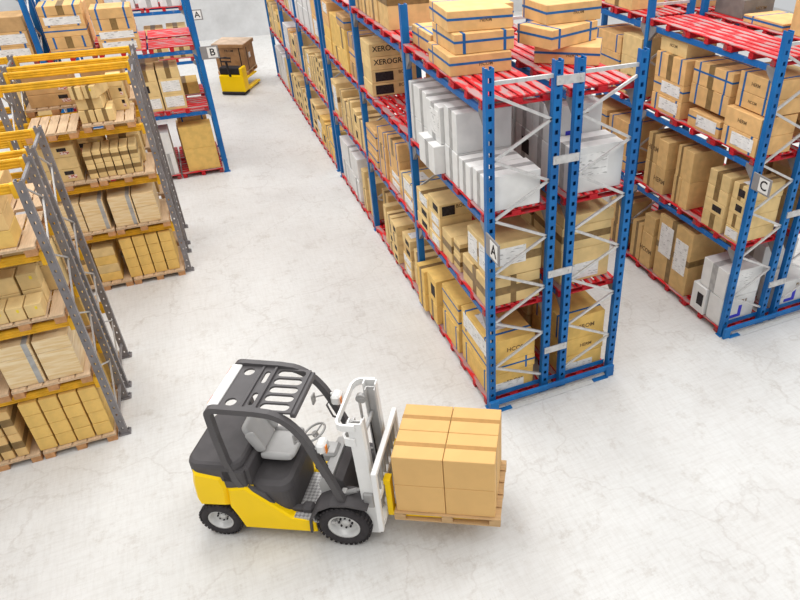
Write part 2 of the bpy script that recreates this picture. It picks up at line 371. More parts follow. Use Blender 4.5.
class Cell:
    """one shelf of one bay; stacks are given as (a0, a1, [(height, style)...], depth, offset, z) along the shelf"""
    def __init__(s, rack, shelf, bay, front, x0, base, detail=True):
        s.rack, s.shelf, s.bay, s.front, s.x0, s.base, s.n, s.detail = rack, shelf, bay, front, x0, base, 0, detail
        s.group = 'cartons on the %s' % rack
    def stack(s, a0, a1, tiers, depth=.8, off=0.0, z=None, jit=True, where=None):
        upper = z is not None; z = s.base+.002 if z is None else z; k = len(tiers); s.n += 1; objs = []
        for i,(h,st) in enumerate(tiers):
            j = rng.uniform(-.015,.015) if jit and k > 1 and i else 0; ro = rng.uniform(-.02,.02) if jit else 0
            L = a1-a0-.012; m = (a0+a1)/2
            dd = depth*(1 if not jit else rng.uniform(.96,1.0))
            if s.front == '-X': o = carton(s.x0+off+dd/2+abs(j), m, z, dd, L, h-.004, st, None, s.group, ro*.5, '-X', detail=s.detail)
            else: o = carton(m, s.x0+off+dd/2+abs(j), z, L, dd, h-.004, st, None, s.group, ro*.5, '-Y', detail=s.detail)
            objs.append((o, look(st))); z += h
        if not hasattr(s, 'st'): s.st = []; CELLS.append(s)
        s.st.append(dict(c=m, up=upper, rear=where == 'rear stack', objs=objs, over=[]))
    def name(s):
        base = sorted([t for t in s.st if not t['up'] and not t['rear']], key=lambda t: t['c'])
        ups = [t for t in s.st if t['up']]
        for u in ups: min(base, key=lambda t: abs(t['c']-u['c']))['over'].append(u)
        side = 'from near' if s.front == '-X' else 'from left'
        def put(o, lk, place): tag(o, '%s, %s, %s, %s bay, %s' % (lk, s.rack, s.shelf, s.bay, place), 'box', s.group)
        for n,t in enumerate(base):
            place = '%s stack %s' % (ORD[n], side) if len(base) > 1 else 'only stack'
            k = len(t['objs']); over = sorted(t['over'], key=lambda u: u['c']); tot = k+max([len(u['objs']) for u in over] or [0])
            def tier(i): return '' if tot == 1 else 'bottom' if i == 0 else 'topmost' if i == tot-1 else ORD[i]+' up'
            for i,(o,lk) in enumerate(t['objs']): put(o, lk, (place+' '+tier(i)).strip())
            for q,u in enumerate(over):
                for i,(o,lk) in enumerate(u['objs']):
                    w = '' if len(over) == 1 else (' nearer',' farther')[q]
                    put(o, lk, (place+' '+tier(k+i)+w).strip())
        for t in s.st:
            if t['rear']:
                for o,lk in t['objs']: put(o, lk, 'behind the front stacks')
    def fill(s, a0, a1, maxh, styles, depth=.85, wr=(.35,.8), hr=(.2,.45), off=.0, hmin=.45):
        a = a0
        while a < a1-.28:
            w = min(rng.uniform(*wr), a1-a)
            if a1-(a+w) < .28: w = a1-a
            st = rng.choice(styles); tot = rng.uniform(hmin, 1)*maxh; h = rng.uniform(*hr); n = max(1, min(5, round(tot/h))); hh = min(h, maxh/n)
            s.stack(a, a+w-.02, [(hh, st) for _ in range(n)], depth*rng.uniform(.85,1), off)
            a += w+.015

# ------------------------------------------------------------------ pallets
def pallet_meshes(lx, ly, kind):
    """boards run along local Y; skids run along local X under both ends and the middle (red) or along Y (wood)"""
    d = MB(); sk = []
    if kind == 'red':
        n = 6; bw = lx/n*.80
        for i in range(n):
            x = -lx/2+bw/2+(lx-bw)*i/(n-1); d.cbox(x-bw/2, x+bw/2, -ly/2, ly/2, .105, .13, .004)
        for y in (-ly/2+.055, 0, ly/2-.055):
            q = MB(); q.cbox(-lx/2, lx/2, y-.05, y+.05, .0, .03, .004); q.box(-lx/2+.01, lx/2-.01, y-.04, y+.04, .085, .104)
            for x in (-lx/2+.08, 0, lx/2-.08): q.cbox(x-.075, x+.075, y-.055, y+.055, .03, .085, .004)
            sk.append(q)
        md, ms = 'red', 'redside'
    else:
        n = 5; bw = lx/n*.9
        for i in range(n):
            x = -lx/2+bw/2+(lx-bw)*i/(n-1); d.cbox(x-bw/2, x+bw/2, -ly/2, ly/2, .122, .144, .003)
        for y in (-ly/2+.06, 0, ly/2-.06): d.box(-lx/2, lx/2, y-.06, y+.06, .102, .1215)
        kw = .05 if kind == 'fork' else .07
        for x in (-lx/2+kw, 0, lx/2-kw):
            q = MB(); q.cbox(x-kw, x+kw, -ly/2, ly/2, 0, .022, .003)
            for y in (-ly/2+.075, 0, ly/2-.075): q.cbox(x-kw, x+kw, y-.075, y+.075, .022, .102, .004)
            sk.append(q)
        md, ms = ('palletwood','palletwood') if kind == 'fork' else ('wood','woodend')
    return d.mesh('deck', md), [q.mesh('skid', ms) for q in sk]
PM = {}
def pallet(x, y, z, lx, ly, kind, label, group, rot=0):
    key = (round(lx,3), round(ly,3), kind)
    if key not in PM: PM[key] = pallet_meshes(lx, ly, kind)
    d, sk = PM[key]
    t = thing('pallet', label, 'pallet', (x,y,z), rot, group); link('deck', d, t)
    for q in sk: link('skid', q, t)
    return t

# ------------------------------------------------------------------ racks
def post_mesh(h, wx, wy, m, pitch=.165, holes=True, hz=.065, hf=.2):
    """C section, open to +Y; web on the -Y face with real slots"""
    q = MB(); t = .012; yf = -wy/2; hw = wx*hf
    if holes:
        q.box(-wx/2, -hw, yf, yf+t, 0, h); q.box(hw, wx/2, yf, yf+t, 0, h)
        z = 0; k = 0
        while z < h:
            z1 = min(z+pitch-hz, h); q.box(-hw, hw, yf, yf+t, z, z1); z += pitch
    else: q.box(-wx/2, wx/2, yf, yf+t, 0, h)
    q.box(-wx/2, -wx/2+t, yf+t, wy/2, 0, h); q.box(wx/2-t, wx/2, yf+t, wy/2, 0, h)
    q.box(-wx/2+t, -wx/2+t+.02, wy/2-t, wy/2, 0, h); q.box(wx/2-t-.02, wx/2-t, wy/2-t, wy/2, 0, h)
    q.box(-wx/2-.03, wx/2+.03, yf-.02, wy/2+.02, 0, .012)
    return q.mesh('upright_post', m)
BLUEH = 5.73
BP = post_mesh(BLUEH, .125, .10, 'blue')
BPS = post_mesh(BLUEH+.18, .125, .10, 'blue', holes=False)
def zig(nodesA, nodesB, pa, pb, w=.04, h=.03):
    """zigzag between two posts; nodes listed from the top as z heights"""
    out = []; seq = []
    for i in range(max(len(nodesA), len(nodesB))):
        if i < len(nodesA): seq.append((pa, nodesA[i]))
        if i < len(nodesB): seq.append((pb, nodesB[i]))
    for (p,z),(q,y) in zip(seq, seq[1:]):
        if y < .2: break
        s = MB(); s.bar((p[0],p[1],z), (q[0],q[1],y), h, w); out.append(s)
    return out
OUT = [5.37-.905*k for k in range(6)]; INN = [4.94-.905*k for k in range(6)]
LEV_BEAM = [1.87, 3.53, 5.17]       # beam tops
LEV_Z = [.018, 1.872, 3.532, 5.172] # pallet undersides
DECK = .13
def beam_blue(q, ax, a0, a1, c, ztop, h=.10, t=.05):
    if ax == 'Y': q.cbox(c-t/2, c+t/2, a0, a1, ztop-h, ztop, .006)
    else: q.cbox(a0, a1, c-t/2, c+t/2, ztop-h, ztop, .006)
def blue_rack(label, x_out, x_in, ys, bays, mirror, group, t=None):
    """run along Y; x_out = centre of aisle post line, x_in = centre of inner posts"""
    t = t or thing('pallet_rack', label, 'rack', (0,0,0), 0, group)
    for y in ys:
        f = MB(); f.box(min(x_out,x_in)+.06, max(x_out,x_in)-.06, y-.02, y+.02, 5.50, 5.55); fr = f.obj('upright_frame', 'galv', t)
        for x in (x_out, x_in): link('upright_post', BP if y == ys[0] else BPS, fr, (x,y,0))
        s = 1 if x_in > x_out else -1
        for br in zig(OUT, INN, (x_out+s*.06, y), (x_in-s*.06, y)): br.obj('brace', 'galv', fr)
    for y0,y1 in bays:
        for z in LEV_BEAM:
            for x in (x_out, x_in):
                q = MB(); beam_blue(q, 'Y', y0+.06, y1-.06, x, z); bm = q.obj('beam', 'bluebeam', t)
                for y,sg in ((y0+.06,1),(y1-.06,-1)):
                    g = MB(); g.extr([(y-.012 if sg>0 else y+.012, z-.30),(y-.012 if sg>0 else y+.012, z-.001),(y+sg*.20, z-.005),(y+sg*.20, z-.09)], -.036, .036, .002)
                    # profile is (along, z): turn into the Y axis
                    g.v = [(x+v[1], v[0], v[2]) for v in g.v]; g.obj('connector', 'gusset', bm)
    return t
YS = [.05, 3.52, 7.12, 10.75, 11.2, 15.0, 18.6, 22.3]
BAYS = [(.05,3.52),(3.52,7.12),(7.12,10.75),(11.2,15.0),(15.0,18.6),(18.6,22.3)]
XL, XLI, XRI, XR = .065, 1.06, 1.40, 2.40
mid = blue_rack('blue double pallet rack in the middle, its end beside the forklift load', XL, XLI, YS, BAYS, False, None)
blue_rack('', XR, XRI, YS[:4], BAYS[:3], True, None, mid)
for y in YS[:2]:
    for z in (5.47, 4.35, 2.46, .95):
        q = MB(); q.box(1.02, 1.44, y-.075, y-.055, z-.06, z+.06); q.box(1.13,1.33,y-.055,y-.05,z-.055,z+.055)
        q.cyl((1.07,y-.09,z),(1.07,y-.074,z),.018,8); q.cyl((1.39,y-.09,z),(1.39,y-.074,z),.018,8); q.obj('row_spacer', 'galv', mid)
q = MB(); q.cbox(0.0, 2.4, -.10, -.055, .17, .25, .01); q.cbox(0.0, 2.4, -.085, -.058, .13, .17, .004)
q.cbox(-.02, .14, -.11, -.05, .0, .24, .01); q.cbox(2.26, 2.42, -.11, -.05, .0, .24, .01); q.box(.12,.38,-.13,-.05,.0,.02); q.box(2.0,2.3,-.13,-.05,.0,.02)
q.obj('end_guard_rail', 'blue', mid)
q = MB(); q.cbox(.13, 2.33, .10, .115, .16, .25, .004); q.obj('end_guard_rail', 'blue', mid)
q = MB(); q.box(.3, 2.1, -.16, -.145, .0, .006); q.box(.3,2.1,-.05,-.01,.0,.04); q.obj('floor_strip', 'galv', mid)
CX, CXI, CRI, CR = 5.02, 5.96, 6.30, 7.29
rc = blue_rack('blue double pallet rack at right with the C sign on its end post', CX, CXI, YS[:3], BAYS[:2], False, None)
blue_rack('', CR, CRI, YS[:3], BAYS[:2], True, None, rc)
for z in (5.47, 4.35, 2.46, .95):
    q = MB(); q.box(5.92, 6.34, -.025, 0, z-.06, z+.06); q.cyl((5.96,-.035,z),(5.96,-.02,z),.018,8); q.cyl((6.30,-.035,z),(6.30,-.02,z),.018,8); q.obj('row_spacer', 'galv', rc)
q = MB(); q.cbox(4.95, 7.36, -.10, -.055, .17, .25, .01); q.cbox(4.95,7.36,-.085,-.058,.13,.17,.004); q.cbox(4.94, 5.10, -.11, -.05, 0, .24, .01); q.cbox(7.22,7.38,-.11,-.05,0,.24,.01); q.box(5.08,5.34,-.13,-.05,0,.02)
q.obj('end_guard_rail', 'blue', rc)
q = MB(); q.cbox(5.09, 7.22, .10, .115, .16, .25, .004); q.obj('end_guard_rail', 'blue', rc)
q = MB(); q.box(5.2, 7.0, -.16, -.145, 0, .006); q.box(5.2,7.0,-.05,-.01,0,.04); q.obj('floor_strip', 'galv', rc)

def blue_rack_x(label, yf, yr, xs, group=None):
    """run along X, posts turned so the web faces -Y"""
    t = thing('pallet_rack', label, 'rack', (0,0,0), 0, group)
    for x in xs:
        f = MB(); f.box(x-.02, x+.02, yf+.06, yr-.06, 5.5, 5.55); fr = f.obj('upright_frame', 'galv', t)
        for y in (yf, yr): link('upright_post', BPS, fr, (x,y,0))
        for br in zig(OUT, INN, (x,yf+.06), (x,yr-.06)): br.obj('brace', 'galv', fr)
    for x1,x0 in zip(xs, xs[1:]):
        for z in LEV_BEAM:
            for y in (yf, yr):
                q = MB(); beam_blue(q, 'X', x0+.06, x1-.06, y, z); bm = q.obj('beam', 'bluebeam', t)
                for x,sg in ((x0+.06,1),(x1-.06,-1)):
                    g = MB(); g.extr([(x-.012*sg, z-.2),(x-.012*sg, z-.001),(x+sg*.1, z-.005),(x+sg*.1, z-.085)], y-.031, y+.031, .002); g.obj('connector', 'gusset', bm)
    return t
BX = [-3.0, -6.62, -10.2]
rb = blue_rack_x('blue pallet rack at upper left, front row beside the sign lettered B', 12.55, 13.5, BX)
rbb = blue_rack_x('blue pallet rack at upper left, back row behind the sign lettered B', 13.85, 14.8, BX)
ra = blue_rack_x('blue pallet rack at far upper left beside the sign lettered A', 18.45, 19.4, [-3.02, -6.62])

YELZ = [1.24, 2.35, 3.45, 4.45]; YH = 4.48
GP = post_mesh(YH, .105, .09, 'greypost', .15, True, .04, .13)
def yellow_rack(label, yf, yr, xs):
    t = thing('pallet_rack', label, 'rack', (0,0,0), 0, None)
    for x in xs:
        f = MB(); f.box(x-.018, x+.018, yf+.05, yr-.05, .3, .34); fr = f.obj('upright_frame', 'greypost', t)
        f = MB(); f.box(x-.018, x+.018, yf+.05, yr-.05, 4.36, 4.40); f.obj('tie_bar', 'greypost', fr)
        for y in (yf, yr): link('upright_post', GP, fr, (x,y,0))
        a = [4.36-1.0*k for k in range(5)]; c = [3.86-1.0*k for k in range(4)]
        for br in zig(a, c, (x,yf+.05), (x,yr-.05), .024, .022): br.obj('brace', 'greysteel', fr)
        for y,s in ((yf,-1),(yr,1)):
            q = MB(); q.cbox(x-.075, x+.10 if x == xs[0] else x+.075, y-.08, y+.08, 0, .02, .004); q.cyl((x+.07,y+.05,0),(x+.07,y+.05,.05),.012,6); q.cyl((x+.07,y-.05,0),(x+.07,y-.05,.05),.012,6); q.obj('base_plate', 'greypost', fr)
    for x1,x0 in zip(xs, xs[1:]):
        for z in YELZ:
            for y,s in ((yf,-1),(yr,1)):
                q = MB(); q.cbox(x0+.055, x1-.055, y-.022, y+.022, z-.135, z, .004)
                for k in range(3):                           # ribs pressed into the face
                    zz = z-.112+.044*k; q.cbox(x0+.055, x1-.055, y-.030, y+.030, zz-.012, zz+.012, .005)
                bm = q.obj('beam', 'yellowbeam', t)
                for x,sg in ((x0+.055,1),(x1-.055,-1)):
                    g = MB(); g.cbox(min(x,x+sg*.05)-.004, max(x,x+sg*.05)+.004, y-.052, y+.052, z-.20, z-.001, .006); g.obj('connector', 'yellowbeam', bm)
    return t
FX = [-5.65, -7.92, -10.2]; KX = [-4.37, -6.64, -8.92]
yf1 = yellow_rack('nearest yellow and grey pallet rack at lower left, front row', 2.0, 2.93, FX)
yf2 = yellow_rack('nearest yellow and grey pallet rack at lower left, back row', 3.26, 4.18, FX)
yk1 = yellow_rack('yellow and grey pallet rack behind the nearest one, front row', 7.0, 7.92, KX)
yk2 = yellow_rack('yellow and grey pallet rack behind the nearest one, back row', 8.35, 9.28, KX)

# ------------------------------------------------------------------ red pallets on the blue racks
SHELF = ['floor level', 'lower shelf', 'upper shelf', 'top']
BAYN = ['first','second','third','fourth','fifth','sixth']
def red_row_y(rack, xc, lx, bays, levels, grp):
    for bi in bays:
        y0,y1 = BAYS[bi]; p = (y1-y0-.14)/3
        for lv in levels:
            for k in range(3):
                pallet(xc, y0+.07+p*(k+.5), LEV_Z[lv], lx, 1.11, 'red', 'worn red pallet, %s, %s, %s bay, %s from near post' % (rack, SHELF[lv], BAYN[bi], ORD[k]), grp)
def red_row_x(rack, yc, ly, xs, levels, grp):
    for bi,(x1,x0) in enumerate(zip(xs, xs[1:])):
        p = (x1-x0-.14)/3
        for lv in levels:
            for k in range(3):
                pallet(x1-.07-p*(k+.5), yc, LEV_Z[lv], ly, 1.11, 'red', 'worn red pallet, %s, %s, %s bay, %s from right' % (rack, SHELF[lv], BAYN[bi], ORD[k]), grp, R(90))
red_row_y('middle rack', .525, 1.06, range(6), range(4), 'red pallets in the middle rack')
red_row_y('middle back row', 1.835, 1.06, range(2), range(4), 'red pallets in the middle rack back row')
red_row_y('rack C', 5.49, 1.06, range(2), range(4), 'red pallets in the rack marked C')
red_row_y('far right row', 6.795, 1.06, range(2), range(4), 'red pallets in the far right back row')
red_row_x('rack B', 13.03, 1.06, BX, range(3), 'red pallets in the rack marked B')
red_row_x('back rack B', 14.33, 1.06, BX[:2], range(3), 'red pallets in the rack marked B back row')
red_row_x('far rack A', 18.93, 1.06, [-3.02,-6.62], range(3), 'red pallets in the far rack marked A')
D = [z+DECK for z in LEV_Z]

# ------------------------------------------------------------------ cartons: middle rack, row facing the aisle
def mc(bay, lv, rack='middle rack', x0=.04, detail=True): return Cell(rack, SHELF[lv], BAYN[bay], '-X', x0, D[lv], detail)
c = mc(0,2)
c.stack(.12,.60,[(.54,'white|t')], .88, .0)
c.stack(.62,1.07,[(.53,'white|t')], .88, -.03)
c.stack(1.12,1.66,[(.53,'white|t'),(.62,'white|t')], .92, -.03)
c.stack(1.70,2.44,[(.47,'white|t')], .75, -.20)
c.stack(1.74,2.36,[(.59,'white|tl')], .72, -.06, z=D[2]+.475, where='fourth stack')
c.stack(2.50,3.0,[(.47,'white|t')], .75, -.02)
c.stack(2.46,3.02,[(.60,'white|t')], .75, -.02, z=D[2]+.475, where='fifth stack')
c.stack(3.03,3.44,[(.47,'white|t'),(.57,'white|t')], .72, .0)
c = mc(0,1)
c.stack(.13,1.12,[(.50,'tan|tTc')], .93, .0)
c.stack(.13,.51,[(.60,'tan|LeT')], .90, .03, z=D[1]+.51, where='end stack near')
c.stack(.515,.95,[(.58,'tan|LT')], .90, .03, z=D[1]+.51, where='end stack far')
c.stack(1.30,1.60,[(.30,'tan|T'),(.24,'tan|T')], .62, .02)
c.stack(1.63,2.08,[(.52,'tan|T')], .75, .0)
c.stack(2.12,2.70,[(.22,'tan|l'),(.20,'kraft|l'),(.22,'tan|l'),(.26,'tan|kK')], .62, -.03)
c.stack(2.76,3.42,[(.24,'tan|k'),(.24,'tan|k'),(.26,'tan|lt')], .68, -.02)
c = mc(0,0)
c.stack(.13,1.38,[(.44,'amber|sxE'),(.25,'amber|h'),(.45,'amber|sLxp')], .86, .03)
c.stack(1.46,2.30,[(.52,'amber|s'),(.26,'amber|h'),(.30,'amber|h')], .7, .0)
c.stack(2.46,2.96,[(.44,'amber|t'),(.56,'amber|k')], .72, -.06)
c.stack(2.99,3.43,[(.40,'amber|t'),(.54,'amber|t')], .7, -.12)
c = mc(1,2)
c.stack(6.05,6.75,[(.27,'tan|K'),(.27,'tan|K'),(.27,'tan|W'),(.26,'tan|W')], .98, .0)
c = mc(1,1)
c.stack(3.66,4.5,[(.26,'peach|sl'),(.36,'tan|slp')], .80, .0)
c.stack(4.62,5.45,[(.20,'peach|l'),(.18,'peach|l'),(.35,'peach|s'),(.36,'peach|st')], .6, .03)
c.stack(5.50,6.12,[(.38,'peach|s'),(.34,'peach|st'),(.32,'peach|s')], .62, .0)
c.stack(6.2,7.02,[(.24,'peach|h'),(.30,'peach|h'),(.28,'peach|h')], .62, -.02)
c = mc(1,0)
c.stack(3.66,4.15,[(.45,'tan|t'),(.4,'tan|t')], .7, .04)
c.stack(4.22,4.78,[(.24,'tan|l'),(.24,'tan|kL'),(.24,'kraft|k'),(.24,'tan|kp')], .66, .0)
c.stack(5.02,5.42,[(.24,'tan|k'),(.24,'tan|k'),(.23,'tan|t'),(.24,'tan|kx')], .6, -.06)
c.stack(5.45,5.82,[(.25,'tan|t'),(.25,'tan|k'),(.24,'tan|t'),(.22,'tan|t')], .6, -.03)
c.stack(6.0,6.22,[(.98,'tan|')], .66, .0)
c.stack(6.5,7.02,[(.5,'kraft|X'),(.5,'kraft|t')], .66, .2)
c = mc(2,2)
c.stack(7.4,7.95,[(.32,'brown|t'),(.32,'peach|h'),(.32,'brown|s')], .7, .0)
c.stack(8.0,8.75,[(.48,'amber|'),(.48,'amber|t'),(.27,'brown|h')], .7, -.03)
c.stack(8.82,9.7,[(.35,'amber|t'),(.72,'amber|')], .6, .0)
c.stack(9.85,10.6,[(.34,'amber|'),(.30,'amber|'),(.28,'peach|'),(.32,'peach|l')], .6, .0)
c = mc(2,1); c.fill(7.24,9.6,1.02,['tan|k','tan|t','amber|t','tan|'],.7,(.3,.6),(.24,.5),-.02,.75)
c.stack(10.0,10.6,[(.9,'tan|lT')], .7)
c = mc(2,0)
c.stack(7.3,7.75,[(1.0,'tan|')], .55, .05); c.stack(7.9,8.2,[(.6,'tan|t'),(.5,'tan|')], .6)
c.stack(8.5,9.1,[(.58,'white|t'),(.62,'white|')], .8, -.02); c.stack(9.15,9.75,[(.60,'white|'),(.62,'white|t')], .8); c.stack(9.8,10.5,[(.58,'white|t'),(.6,'white|')], .8)
c = mc(3,2); c.stack(11.4,12.1,[(.6,'peach|l'),(.5,'peach|')],.7); c.stack(12.2,13.0,[(.55,'white|t'),(.55,'white|t')],.7); c.stack(13.05,13.9,[(.55,'white|t'),(.58,'white|t')],.7); c.stack(13.95,14.8,[(.55,'white|t'),(.5,'white|t')],.7)
c = mc(3,1); c.fill(11.35,14.85,1.1,['tan|k','tan|t','tan|l','tan|'],.7,(.3,.6),(.24,.5),0,.75)
c = mc(3,0)
c.stack(11.35,12.1,[(.3,'amber|s'),(.3,'amber|h'),(.35,'amber|s')],.7); c.stack(12.15,12.7,[(.4,'amber|s'),(.45,'amber|t')],.7); c.stack(12.75,13.3,[(.5,'amber|k'),(.4,'amber|')],.7)
c.stack(13.35,13.9,[(.3,'tan|l'),(.3,'white|'),(.3,'tan|k')],.7); c.stack(13.95,14.8,[(.25,'tan|k'),(.25,'tan|k'),(.25,'tan|t'),(.25,'tan|k')],.7)
c = mc(4,2); c.stack(15.15,16.1,[(.6,'white|t'),(.5,'white|t')],.7); c.stack(16.2,17.1,[(.5,'tan|t'),(.5,'tan|')],.7)
c = mc(4,1); c.fill(15.15,18.5,1.1,['tan|s','tan|k','peach|s','white|'],.7,(.4,.8),(.24,.4),0,.7)
c = mc(4,0); c.fill(15.15,18.5,1.15,['tan|k','tan|t','tan|'],.7,(.4,.7),(.24,.5),0,.75)
c = mc(5,2); c.fill(18.75,22.1,1.0,['white|t','tan|t'],.7,(.5,.9),(.3,.5),0,.7)
c = mc(5,1); c.fill(18.75,22.1,1.2,['tan|t','amber|k','tan|'],.7,(.4,.8),(.3,.55),0,.8)
c = mc(5,0); c.stack(18.8,19.6,[(.6,'tan|t'),(.6,'tan|')],.7); c.stack(19.75,20.7,[(.6,'white|'),(.6,'white|t')],.7); c.stack(20.8,21.9,[(.6,'white|t'),(.6,'white|')],.7)
# top of the middle rack
G = 'strapped cartons on top of the middle rack'
zt = D[3]+.002
def top(cx, cy, z, w, d, h, st, rot, lab): return carton(cx, cy, z, w, d, h, st, lab, G, R(rot), '-Y')
top(.50,1.76,zt,.95,1.0,.275,'peach|hx',-2,'flat blue-strapped orange carton, middle rack top, left stack bottom')
top(.58,1.80,zt+.28,.92,.95,.275,'peach|hs',-1,'flat blue-strapped orange carton, middle rack top, left stack middle')
top(.60,1.93,zt+.56,.97,1.0,.275,'peach|hx',-5,'flat blue-strapped orange carton, middle rack top, left stack topmost')
top(.40,3.0,zt,.45,.92,.30,'peach|hs',0,'lone blue-strapped carton on middle rack top behind the left stack')
top(2.03,1.46,zt,.98,.66,.265,'peach|hx',-34,'skewed blue-strapped orange carton, middle rack top, right stack bottom')
top(1.86,1.53,zt+.27,1.04,.7,.275,'peach|hs',20,'skewed blue-strapped orange carton, middle rack top, right stack middle')
top(2.03,1.74,zt+.55,.98,.7,.275,'peach|hx',4,'blue-strapped orange carton, middle rack top, right stack topmost')
for i,(cy,w) in enumerate(((4.78,.6),(5.45,.55),(6.05,.5),(6.62,.5))):
    carton(.50, cy, zt, .86, w, .92, 'kraft|T' if i == 0 else 'kraft|t', 'tall kraft carton on top of middle rack, %s from near end' % ORD[i], 'tall cartons on top of the middle rack', 0, '-X')
for i,(cy,w) in enumerate(((4.4,.9),(5.6,.9))):
    carton(1.85, cy, zt, .86, w, .4, 'peach|h', 'blue-strapped carton, top of middle rack back row, second bay, %s from near' % ORD[i], G, 0, '-Y')

# middle rack back row (seen through the end frame)
def rcell(bay, lv, x0=1.40): return Cell('middle back row', SHELF[lv], BAYN[bay], '-X', x0, D[lv])
c = rcell(0,2)
c.stack(.16,.72,[(.72,'white|te')], .9, .03); c.stack(.75,1.35,[(.60,'white|tb'),(.56,'white|tb')], .9, -.03); c.stack(1.4,2.0,[(.56,'white|tk'),(.56,'white|t')],.9); c.stack(2.1,2.9,[(.56,'white|t'),(.5,'white|t')],.9)
c = rcell(0,1)
c.stack(.25,1.25,[(.62,'tan|E'),(.42,'tan|T'),(.2,'tan|')], .93, .0); c.stack(1.35,2.3,[(.6,'tan|t'),(.5,'tan|T')],.9)
c = rcell(0,0)
c.stack(.15,1.25,[(.36,'amber|E'),(.36,'amber|x'),(.46,'amber|sx')], .88, .03); c.stack(1.4,2.4,[(.5,'kraft|t'),(.5,'kraft|')],.85)
c = rcell(1,2); c.stack(3.8,4.9,[(.5,'tan|t'),(.5,'tan|')],.85); c.stack(5.2,6.6,[(.55,'kraft|t')],.85)
c = rcell(1,1); c.stack(3.8,4.9,[(.5,'tan|t'),(.5,'kraft|')],.85)
c = rcell(1,0); c.stack(3.8,4.9,[(.5,'kraft|t'),(.5,'tan|')],.85)

# rack C, row facing the middle rack
def cc(bay, lv): return Cell('rack C', SHELF[lv], BAYN[bay], '-X', 4.99, D[lv])
c = cc(0,2)
c.stack(.13,1.0,[(.33,'peach|sl'),(.33,'peach|X')], .80, -.03)
c.stack(.13,.94,[(.27,'peach|sX'),(.31,'peach|sX')], .85, .085, z=D[2]+.68, where='first stack upper')
c.stack(1.1,1.98,[(.31,'peach|hl')], .5, .0)
c.stack(1.05,2.1,[(.36,'peach|st'),(.40,'peach|sth')], .78, .06, z=D[2]+.40, where='second stack upper')
c.stack(1.12,2.05,[(.38,'peach|')], .4, .52, where='rear stack')
c.stack(2.22,3.16,[(.32,'peach|sl'),(.32,'peach|hl'),(.46,'peach|st')], .85, .0)
c.stack(2.4,3.2,[(.30,'tan|X')], .7, .1, z=D[2]+1.10, where='third stack upper')
c = cc(0,1)
c.stack(.13,.50,[(.26,'tan|kL'),(.26,'tan|t'),(.28,'tan|k'),(.30,'tan|kpt')], .86, .0)
c.stack(.56,1.12,[(.30,'tan|t'),(.26,'tan|k'),(.26,'tan|t'),(.30,'tan|t')], .8, -.03)
c.stack(1.62,1.88,[(.58,'kraft|'),(.62,'kraft|')], .8, .0); c.stack(1.89,2.14,[(.58,'kraft|t'),(.62,'kraft|t')], .8, .02)
c.stack(2.40,2.72,[(.55,'kraft|X'),(.58,'kraft|')], .75); c.stack(2.74,3.12,[(.55,'kraft|t'),(.60,'kraft|tX')], .75, .02)
c = cc(0,0)
c.stack(.14,.54,[(.60,'white|b')], .85, .0); c.stack(.14,.86,[(.60,'white|te')], .85, .0, z=D[0]+.61, where='first stack upper')
c.stack(.57,.98,[(.60,'white|k')], .8, -.05)
c.stack(1.28,2.38,[(1.46,'kraft|DtT')], .9, .02)
c.stack(2.5,2.88,[(.82,'kraft|X'),(.42,'kraft|')], .75); c.stack(2.92,3.3,[(.9,'kraft|t')], .75, .02)
c = cc(1,2); c.stack(3.66,4.35,[(.42,'tan|t'),(.36,'tan|X'),(.42,'tan|')], .85); c.stack(4.4,5.5,[(.38,'peach|sX'),(.36,'peach|h'),(.36,'peach|s')], .85); c.stack(5.6,6.8,[(.38,'peach|s'),(.36,'peach|s')], .85)
c = cc(1,1); c.stack(3.64,4.6,[(.34,'peach|h'),(.38,'peach|sX'),(.36,'peach|s')], .85); c.stack(4.7,5.8,[(.38,'peach|sX'),(.38,'peach|s'),(.34,'peach|h')], .85); c.stack(5.9,6.9,[(.38,'tan|t'),(.36,'tan|')],.85)
c = cc(1,0); c.stack(3.66,4.2,[(.5,'kraft|t'),(.55,'kraft|t')], .8); c.stack(4.3,4.9,[(.5,'kraft|X'),(.5,'white|')], .8); c.stack(5.0,6.6,[(.55,'kraft|t'),(.5,'kraft|t')],.8)
def cb(bay, lv): return Cell('far right row', SHELF[lv], BAYN[bay], '-X', 6.36, D[lv])
c = cb(0,2); c.stack(.13,1.0,[(.5,'peach|sX'),(.5,'peach|s')],.88); c.stack(1.1,2.2,[(.5,'tan|t'),(.4,'tan|')],.88)
c = cb(0,1); c.stack(.13,1.0,[(.55,'tan|e'),(.5,'kraft|K')],.88); c.stack(1.1,2.2,[(.5,'brown|t'),(.5,'brown|')],.88)
c = cb(0,0); c.stack(.13,.6,[(.62,'white|b')],.88); c.stack(.65,1.3,[(.6,'white|tk'),(.6,'white|t')],.88); c.stack(1.4,2.3,[(.5,'kraft|t'),(.5,'kraft|')],.88)
G2 = 'cartons on top of the far right racks'
carton(6.78, 1.02, zt, .8, .6, .62, 'kraft|', 'plain kraft carton on far right rack top above the C sign', G2, 0, '-Y')
carton(6.80, 1.98, zt, .85, 1.0, .13, 'peach|h', 'flat pale strapped carton on far right rack top, behind a kraft carton', G2, 0, '-Y')
carton(6.85, 3.02, zt, .75, .8, .34, 'dark_board|x', 'grey lettered crate on far right rack top beside a rear post', G2, 0, '-Y')
carton(6.80, 4.5, zt, .85, 1.2, .5, 'brown|x', 'dark brown lettered carton on far right rack top, second bay', G2, 0, '-Y')
carton(5.42, 4.7, zt, .8, 1.0, .5, 'kraft|t', 'kraft carton on top of rack C, second bay', G2, 0, '-X')

